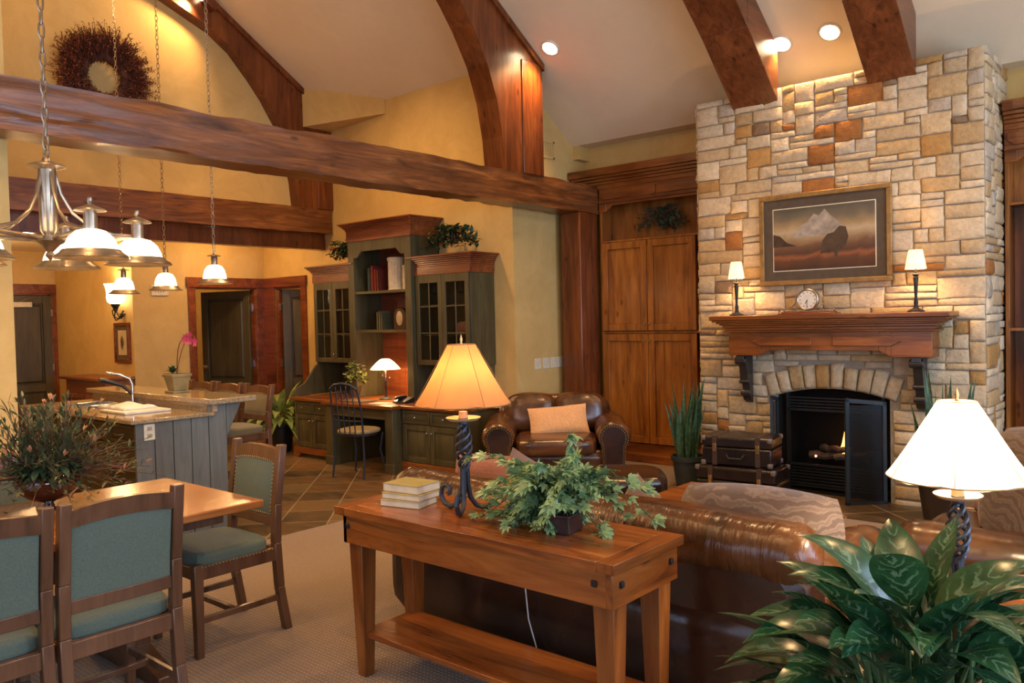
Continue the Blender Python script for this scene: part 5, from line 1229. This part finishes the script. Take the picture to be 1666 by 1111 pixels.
# ivy in dark square planter
px_,py_=-1.86,2.44
iv=thing('ivy_planter','green trailing ivy in a small dark square planter on the console table','plant',(px_,py_,.76))
b=MB(TR(px_,py_,.76,R(5))); b.hexa([(-.052,-.052,0),(.052,-.052,0),(.052,.052,0),(-.052,.052,0),(-.06,-.06,.07),(.06,-.06,.07),(.06,.06,.07),(-.06,.06,.07)]).box(-.063,.063,-.063,.063,.062,.075).build('planter',plain('dark_plum_glaze',(.045,.022,.022),.3,var=.4),iv,bevel=.004)
def ivyleaf(b,p,d,L,rnd):
    # five-lobed leaf from radiating blades
    d=Vector(d).normalized(); up=Vector((0,0,1)); s_=d.cross(up)
    s_=s_.normalized() if s_.length>.01 else Vector((1,0,0)); nn=s_.cross(d)
    q=Matrix.Rotation(rnd.uniform(-.9,.9),3,d); s_=q@s_; nn=q@nn
    for a,l in ((0,1),(.75,.8),(-.75,.8),(1.5,.5),(-1.5,.5)):
        dd=d*math.cos(a)+s_*math.sin(a)
        b.leaf(p,dd,L*l,L*.42*l**.5,.35,.10,3,up=nn)
rnd=random.Random(9); b=MB(); st=MB()
vines=[]
for i in range(105):
    a=rnd.uniform(0,2*PI); R_=rnd.uniform(.06,.27); hz=rnd.uniform(.02,.19); fall=rnd.uniform(.0,.14)
    vines.append((math.cos(a)*R_*1.1-.05,math.sin(a)*R_*.75,hz,fall))
vines+=[(.40,.0,.16,.12),(.34,.04,.2,.08),(.30,-.02,.14,.1),(-.40,.0,.14,.15),(-.42,-.05,.20,.03),(-.36,-.1,.1,.16),(.02,.05,.25,-.02),(.05,0,.2,0)]
for (ex,ey,hz,fall) in vines:
    P=[]
    for k in range(9):
        t_=k/8; zz=.07+hz*math.sin(min(1,t_*1.35)*PI/2)-fall*max(0,t_-.35)**1.3*2
        P.append(Vector((px_+ex*t_,py_+ey*t_,.76+max(.02,zz))))
    st.tube(P,.0018,4)
    for k in range(2,9):
        for q in range(2 if k<8 else 3):
            o_=P[k]-Vector((px_,py_,0)); fw=o_.x*.6-o_.y*.8; lt=o_.x*.8+o_.y*.6
            if fw>-.02 and -.03<lt<.13 and o_.z<.875: continue
            d=Vector((ex*1.2+rnd.uniform(-.35,.35),ey*1.2+rnd.uniform(-.4,.25),rnd.uniform(-.25,.25)))
            ivyleaf(b,P[k]+Vector((rnd.uniform(-.015,.015),rnd.uniform(-.015,.015),rnd.uniform(0,.015))),d,rnd.uniform(.032,.055),rnd)
st.build('vine',DGREEN,iv); b.build('foliage',IVY,iv)
# lamp cord
tag(MB().tube([(-2.36,2.70,.70),(-2.3,2.72,.45),(-2.27,2.71,.25),(-2.23,2.73,.08),(-2.1,2.74,.006)],.003,6).build('lamp_cord',WHITE),'thin pale lamp cord hanging down behind the console table','cord')

# ------------------------------------------------------------------ leather sofa behind the console
def seatcushion(b,x0,x1,y0,y1,z0,z1,k=6,seed=0): return b.rbox(((x0+x1)/2,(y0+y1)/2,(z0+z1)/2),((x1-x0)/2,(y1-y0)/2,(z1-z0)/2),k,10,.012,seed)
def wrinkled_roll(b,p0,p1,r_,n=90,seed=0,k=24,sag=.0):
    p0=Vector(p0);p1=Vector(p1); ax=(p1-p0).normalized(); L=(p1-p0).length; up=Vector((0,0,1)); sd=ax.cross(up)
    vs=[];fs=[]
    for i in range(n+1):
        t_=i/n; e=min(t_,1-t_)*L; cap=math.sqrt(max(0,1-max(0,1-e/(r_*.8))**2)) if e<r_*.8 else 1
        cap=max(.02,cap)
        for j in range(k):
            a=2*PI*j/k; rr=r_*cap*(1+.05*noise.noise(Vector((t_*L*6,math.cos(a)*1.2,math.sin(a)*1.2+seed)))+.07*abs(noise.noise(Vector((t_*L*15+1.2*math.sin(a),math.cos(a)*1.1,math.sin(a)*1.1+seed)))))
            vs.append(p0+ax*(t_*L)+up*(math.sin(a)*rr)+sd*(math.cos(a)*rr))
    for i in range(n):
        for j in range(k): fs.append((i*k+j,i*k+(j+1)%k,(i+1)*k+(j+1)%k,(i+1)*k+j))
    return b.add(vs,fs,True)
sx0,sx1=-3.30,-1.05
s_=thing('leather_sofa','brown leather sofa seen from behind, with a creased rolled back','sofa',((sx0+sx1)/2,3.25,0))
b=MB(); b.rbox(((sx0+sx1)/2,3.25,.26),((sx1-sx0)/2,.50,.20),10,10).build('base',DLEATHER,s_)
b=MB(); b.rbox(((sx0+sx1)/2,2.89,.36),((sx1-sx0)/2-.01,.11,.31),9,12,.006).build('back',DLEATHER,s_)
wrinkled_roll(MB(),(sx0,2.90,.67),(sx1,2.90,.67),.125,seed=3).build('back_roll',creased(LEATHER,(7,1.6,1.6)),s_)
for x,l in ((sx0+.1,0),(sx1-.1,1)):
    b=MB(); b.rbox((x,3.33,.30),(.10,.42,.25),8,8); wrinkled_roll(b,(x,2.95,.53),(x,3.79,.50),.125,n=24,seed=x); b.build('arm',LEATHER,s_)
for i in range(2):
    w_=(sx1-sx0-.42)/2; a=sx0+.21+i*w_
    seatcushion(MB(),a,a+w_,3.02,3.78,.36,.53,seed=i).build('seat_cushion',LEATHER,s_)
    MB().rbox((a+w_/2,3.04,.60),(w_/2-.01,.10,.17),5,9,.02,i).build('back_cushion',LEATHER,s_)
b=MB()
for x in (sx0+.12,sx1-.12):
    for y in (2.86,3.66): b.taper(x,y,0,.08,.02,.02,.035,.035)
for k,x in enumerate((sx0+.12,sx1-.12)):
    for y in (2.86,3.66): MB().taper(x,y,0,.07,.02,.02,.035,.035).build('foot',CHW,s_)
def pillow(label,fab,T,w_,h_,t_=.16,group=None,name='throw_pillow'):
    return tag(MB().pillow(w_,h_,t_,T,12,bow=.14 if fab is PAIS else -.05).build(name,fab),label,'pillow',group)
pillow('rust coloured throw pillow at the left end of the sofa back',RUST,TR(-2.98,3.20,.655,R(10),R(-16)),.40,.38,.15)
pillow('dark mauve throw pillow tilted beside the rust pillow on the sofa',MAUVE,TR(-2.74,3.26,.645,R(-6),R(-14),R(16)),.38,.38,.15)
pillow('large paisley pillow lying along the right end of the near sofa back',PAIS,TR(-1.46,3.24,.64,R(4),R(-22)),.64,.36,.24)
pillow('small dark mauve pillow peeking above the sofa back, left of the large paisley pillow',MAUVE,TR(-2.06,3.30,.60,R(-34),R(-16),R(14)),.34,.34,.12)

# coffee table
t=thing('coffee_table','low reddish wooden coffee table between sofa and fireplace','table',(-2.28,4.5,0))
MB().box(-2.64,-1.92,4.15,4.88,.41,.45).build('tabletop',WX,t,bevel=.005); MB().box(-2.58,-1.98,4.21,4.82,.33,.41).build('apron',WX,t,bevel=.003)
for x in (-2.56,-2.0):
    for y in (4.23,4.80): MB().taper(x,y,0,.41,.03,.03,.035,.035).build('leg',CONZ,t,bevel=.003)

# suitcases (trunks)
def trunk(x,y,z,w_,d,h,rz,label):
    r=thing('vintage_suitcase',label,'trunk',(x,y,z),0,'stacked suitcases before the fireplace'); T=TR(x,y,z,rz)
    TL=leather('trunk_leather',(.007,.004,.004),(.022,.011,.008),.3)
    MB(T).box(-w_/2,w_/2,-d/2,d/2,.004,h*.62).build('case_body',TL,r,bevel=.012)
    MB(T).box(-w_/2-.003,w_/2+.003,-d/2-.003,d/2+.003,h*.64,h).build('case_lid',TL,r,bevel=.014)
    for sx in (-.31,.31):
        MB(T).box(sx*w_-.02,sx*w_+.02,-d/2-.007,d/2+.007,h*.62,h+.003).box(sx*w_-.02,sx*w_+.02,-d/2-.007,-d/2,.004,h*.62).build('strap',plain('strap_leather',(.05,.028,.018),.45),r)
        MB(T).box(sx*w_-.014,sx*w_+.014,-d/2-.016,-d/2-.006,h*.48,h*.75).build('latch',BRASS,r,bevel=.002)
    MB(T).tube([(-.07,-d/2-.004,h*.40),(-.07,-d/2-.03,h*.38),(-.05,-d/2-.035,h*.28),(.05,-d/2-.035,h*.28),(.07,-d/2-.03,h*.38),(.07,-d/2-.004,h*.40)],.009,8).build('handle',BLACK,r)
    b=MB(T)
    for sx in (-1,1):
        for sy in (-1,1):
            for zz in (.02,h-.018): b.rbox((sx*(w_/2-.012),sy*(d/2-.012),zz),(.021,.021,.021),5,4)
    b.build('corner_cap',plain('corner_metal',(.25,.22,.20),.4,.7),r); 
    b=MB(T); nails(b,[(-w_/2+.03,-d/2-.005,h*.57),(w_/2-.03,-d/2-.005,h*.57)],.004,.02); nails(b,[(w_/2+.005,-d/2+.03,h*.57),(w_/2+.005,d/2-.03,h*.57)],.004,.02); nails(b,[(-w_/2+.03,-d/2-.007,h-.02),(w_/2-.03,-d/2-.007,h-.02)],.004,.02)
    b.build('stud',BRASS,r)['kind']='stuff'
trunk(-2.95,6.33,.012,.66,.36,.30,R(4),'lower and larger of two dark vintage suitcases stacked before the fireplace')
trunk(-2.96,6.35,.318,.57,.33,.24,R(8),'upper and smaller of two dark vintage suitcases stacked before the fireplace')

# snake plants
def snake(x,y,label,seed,n,hmax,pr,ph,pm):
    rnd=random.Random(seed); r=thing('snake_plant',label,'potted plant',(x,y,0))
    MB().lathe([(.0001,0),(pr*.75,0),(pr*.98,ph*.85),(pr*1.08,ph*.86),(pr*1.1,ph),(pr*.98,ph),(pr*.95,ph*.88),(.0001,ph*.88)],(x,y,0.0),24).build('pot',pm,r)
    b=MB()
    for i in range(n):
        a=rnd.uniform(0,2*PI); q=pr*.75*math.sqrt(rnd.random()); H=hmax*rnd.uniform(.55,1.0); ln=rnd.uniform(.02,.22)*1.0; ph_=rnd.uniform(0,PI); W=rnd.uniform(.03,.05)
        vs=[];uv=[];m_=8
        for k in range(m_+1):
            t_=k/m_; c=Vector((x+q*math.cos(a)+ln*math.cos(a)*t_**1.5*.8,y+q*math.sin(a)+ln*math.sin(a)*t_**1.5*.5,ph*.85+H*t_)); w2=W/2*(.6+.8*math.sin(PI*min(1,t_*.9+.1)))*(1-t_**4)+.0005
            an=ph_+t_*.8; s2=Vector((math.cos(an),math.sin(an),0)); nn=Vector((-math.sin(an),math.cos(an),0))
            vs+=[c-s2*w2+nn*w2*.4,c,c+s2*w2+nn*w2*.4]
        fs=[]
        for k in range(m_): e=3*k; fs+=[(e,e+1,e+4,e+3),(e+1,e+2,e+5,e+4)]
        b.add(vs,fs,True)
    b.build('foliage',SNAKE,r); return r
snake(-3.60,6.60,'snake plant in a dark grey pot left of the stacked suitcases',4,34,.80,.14,.29,plain('grey_pot',(.035,.045,.045),.5))
snake(-1.44,6.42,'tall sparse snake plant in a big dark round pot right of the fireplace',6,13,.85,.19,.38,plain('brown_black_pot',(.03,.022,.018),.35))

# armchair and ottoman (local frame: front faces -y)
ac=thing('leather_armchair','oversized brown leather armchair with nailhead rolled arms near the tall cabinet','armchair',(-4.66,6.02,0),R(38)); ac.scale=(1.1,1.0,1.0); B=dict(world=False)
MB().rbox((0,.02,.22),(.50,.42,.17),8,9).build('base',LEATHER,ac,**B)
seatcushion(MB(),-.34,.34,-.50,.28,.33,.50,5,2).build('seat_cushion',LEATHER,ac,**B)
b=MB(); b.rbox((0,.38,.56),(.50,.13,.26),4,10,.02,3,T=Matrix.Rotation(R(-10),3,'X').to_4x4()); b.build('back',LEATHER,ac,**B)
b=MB()
for sx in (-1,1): b.rbox((sx*.215,.28,.64),(.235,.17,.20),3.2,10,.05,5+sx,T=Matrix.Rotation(R(-12),3,'X').to_4x4())
b.build('back_cushion',LEATHER,ac,**B)
for sx in (-1,1):
    b=MB(); b.rbox((sx*.46,-.02,.27),(.10,.44,.25),8,9); wrinkled_roll(b,(sx*.47,-.46,.50),(sx*.47,.40,.52),.135,n=24,seed=sx*4); b.build('arm',LEATHER,ac,**B)
    pan=[(sx*.46+.115*math.cos(a)*(1),.50+.12*math.sin(a)) for a in [R(-35)+R(250)*i/20 for i in range(21)]]
    pts=[(sx*.46+.07,.06)]+pan+[(sx*.46-.07,.06)]
    fp=MB().prism(pts,'y',-.475,-.462).build('arm_front_panel',DLEATHER,ac,bevel=.006,**B)
    b=MB()
    for q,st_ in ((.0,.017),(.022,.017)):
        pp=[(sx*.46+(x_-sx*.46)*(1-q*7),-.477,.5+(z_-.5)*(1-q*7 if z_>.5 else 1-q*1)) for x_,z_ in pts]; nails(b,pp,.0065,.020)
    b.build('nailhead_trim',BRASS,fp,**B)['kind']='stuff'
for x in (-.44,.44):
    for y in (-.40,.36): MB().taper(x,y,0,.07,.02,.02,.035,.035).build('foot',CHW,ac,**B)
T=TR(-4.66,6.02,0,R(38))@TR(.03,.02,.60,R(4),R(-30),R(-4))
pillow('oblong tan suede pillow with dark fringe on the leather armchair',TAN,T,.56,.30,.12)
ot=thing('leather_ottoman','dark glossy leather ottoman with two stacked cushions in front of the armchair','ottoman',(-3.24,4.82,0),R(36))
MB().rbox((0,0,.185),(.36,.28,.125),7,9).build('base',DLEATHER,ot,**B); MB().rbox((0,0,.385),(.385,.30,.095),4.5,10,.015,2).build('cushion',DLEATHER,ot,**B)
for x in (-.3,.3):
    for y in (-.22,.22): MB().taper(x,y,0,.07,.02,.02,.03,.03).build('foot',CHW,ot,**B)

# second sofa at the right
s2=thing('side_sofa','brown leather sofa at the right edge, facing left toward the coffee table','sofa',(-.55,4.75,0))
MB().rbox((-.56,4.75,.24),(.52,.95,.18),10,10).build('base',LEATHER,s2)
b=MB(); b.rbox((-.17,4.75,.48),(.14,.95,.30),7,10,.008); wrinkled_roll(b,(-.13,3.85,.76),(-.13,5.65,.76),.12,seed=8); b.build('back',LEATHER,s2)
for y in (3.93,5.57):
    b=MB(); b.rbox((-.60,y,.30),(.45,.10,.22),8,8); wrinkled_roll(b,(-1.10,y,.50),(-.15,y,.50),.12,n=24,seed=y); b.build('arm',LEATHER,s2)
for i in range(2): seatcushion(MB(),-1.08,-.33,4.05+.72*i,4.76+.72*i,.38,.52,seed=i+6).build('seat_cushion',LEATHER,s2)
for x in (-1.0,-.12):
    for y in (3.9,5.6): MB().taper(x,y,0,.07,.02,.02,.035,.035).build('foot',CHW,s2)
pillow('large round-cornered paisley pillow leaning on the right-hand sofa below the bright lamp',PAIS,TR(-.62,4.28,.74,R(-48),R(-14)),.52,.50,.20)
pillow('second paisley pillow at the right photo edge behind the large one',PAIS,TR(-.45,4.82,.80,R(-62),R(-12)),.50,.52,.19)
pillow('brown cushion between lamp stem and large paisley pillow',RUST,TR(-.80,4.72,.66,R(-60),R(-16)),.42,.38,.16)
# end table
t=thing('end_table','small wooden end table carrying the bright lamp, mostly hidden by leaves','table',(-.63,3.0,0))
MB().box(-.90,-.36,2.75,3.27,.525,.56).build('tabletop',CONW,t,bevel=.005)
for x in (-.86,-.40):
    for y in (2.79,3.23): MB().taper(x,y,0,.525,.02,.02,.028,.028).build('leg',CONZ,t,bevel=.003)

# broad-leaved plant in the foreground
gx,gy=-.50,1.93
ag=thing('aglaonema_plant','large silver-veined broad-leaved plant in the lower right foreground','potted plant',(gx,gy,0))
MB().lathe([(.0001,0),(.16,0),(.20,.05),(.235,.36),(.255,.37),(.26,.41),(.235,.41),(.225,.37),(.0001,.37)],(gx,gy,0),32).build('pot',plain('dark_planter',(.05,.035,.028),.4),ag)
MB().lathe([(.0001,.375),(.226,.375)],(gx,gy,0),24).build('soil',plain('soil',(.03,.02,.012),.95,bmp=.8),ag)
rnd=random.Random(31); b=MB(); st=MB()
for i in range(165):
    a=i*2.39996+rnd.uniform(-.25,.25); t_=(i+.5)/165
    hh=.50+ (1-t_)*.39+rnd.uniform(-.04,.04); rr=.04+.28*t_**.7+rnd.uniform(-.02,.03)
    base=Vector((gx+.10*math.cos(a)*rnd.random(),gy+.10*math.sin(a)*rnd.random(),.38))
    top=Vector((gx+rr*math.cos(a)*.85,gy+rr*math.sin(a)*.85,hh)); mid=base.lerp(top,.55)+Vector((0,0,.05))
    st.tube([base,mid,top],[.006,.005,.0035],6)
    el=.95*(1-t_)-.05+rnd.uniform(-.25,.3)
    d=Vector((math.cos(a)*math.cos(el),math.sin(a)*math.cos(el),math.sin(el)))
    b.leaf(top,d,rnd.uniform(.20,.29),rnd.uniform(.085,.125),rnd.uniform(.35,.9),rnd.uniform(.08,.18),9,roll=rnd.uniform(-.5,.5))
st.build('stem',leafmat('pale_stem',(.10,.18,.07),(.16,.26,.11),None,.4),ag); b.build('foliage',AGLA,ag)
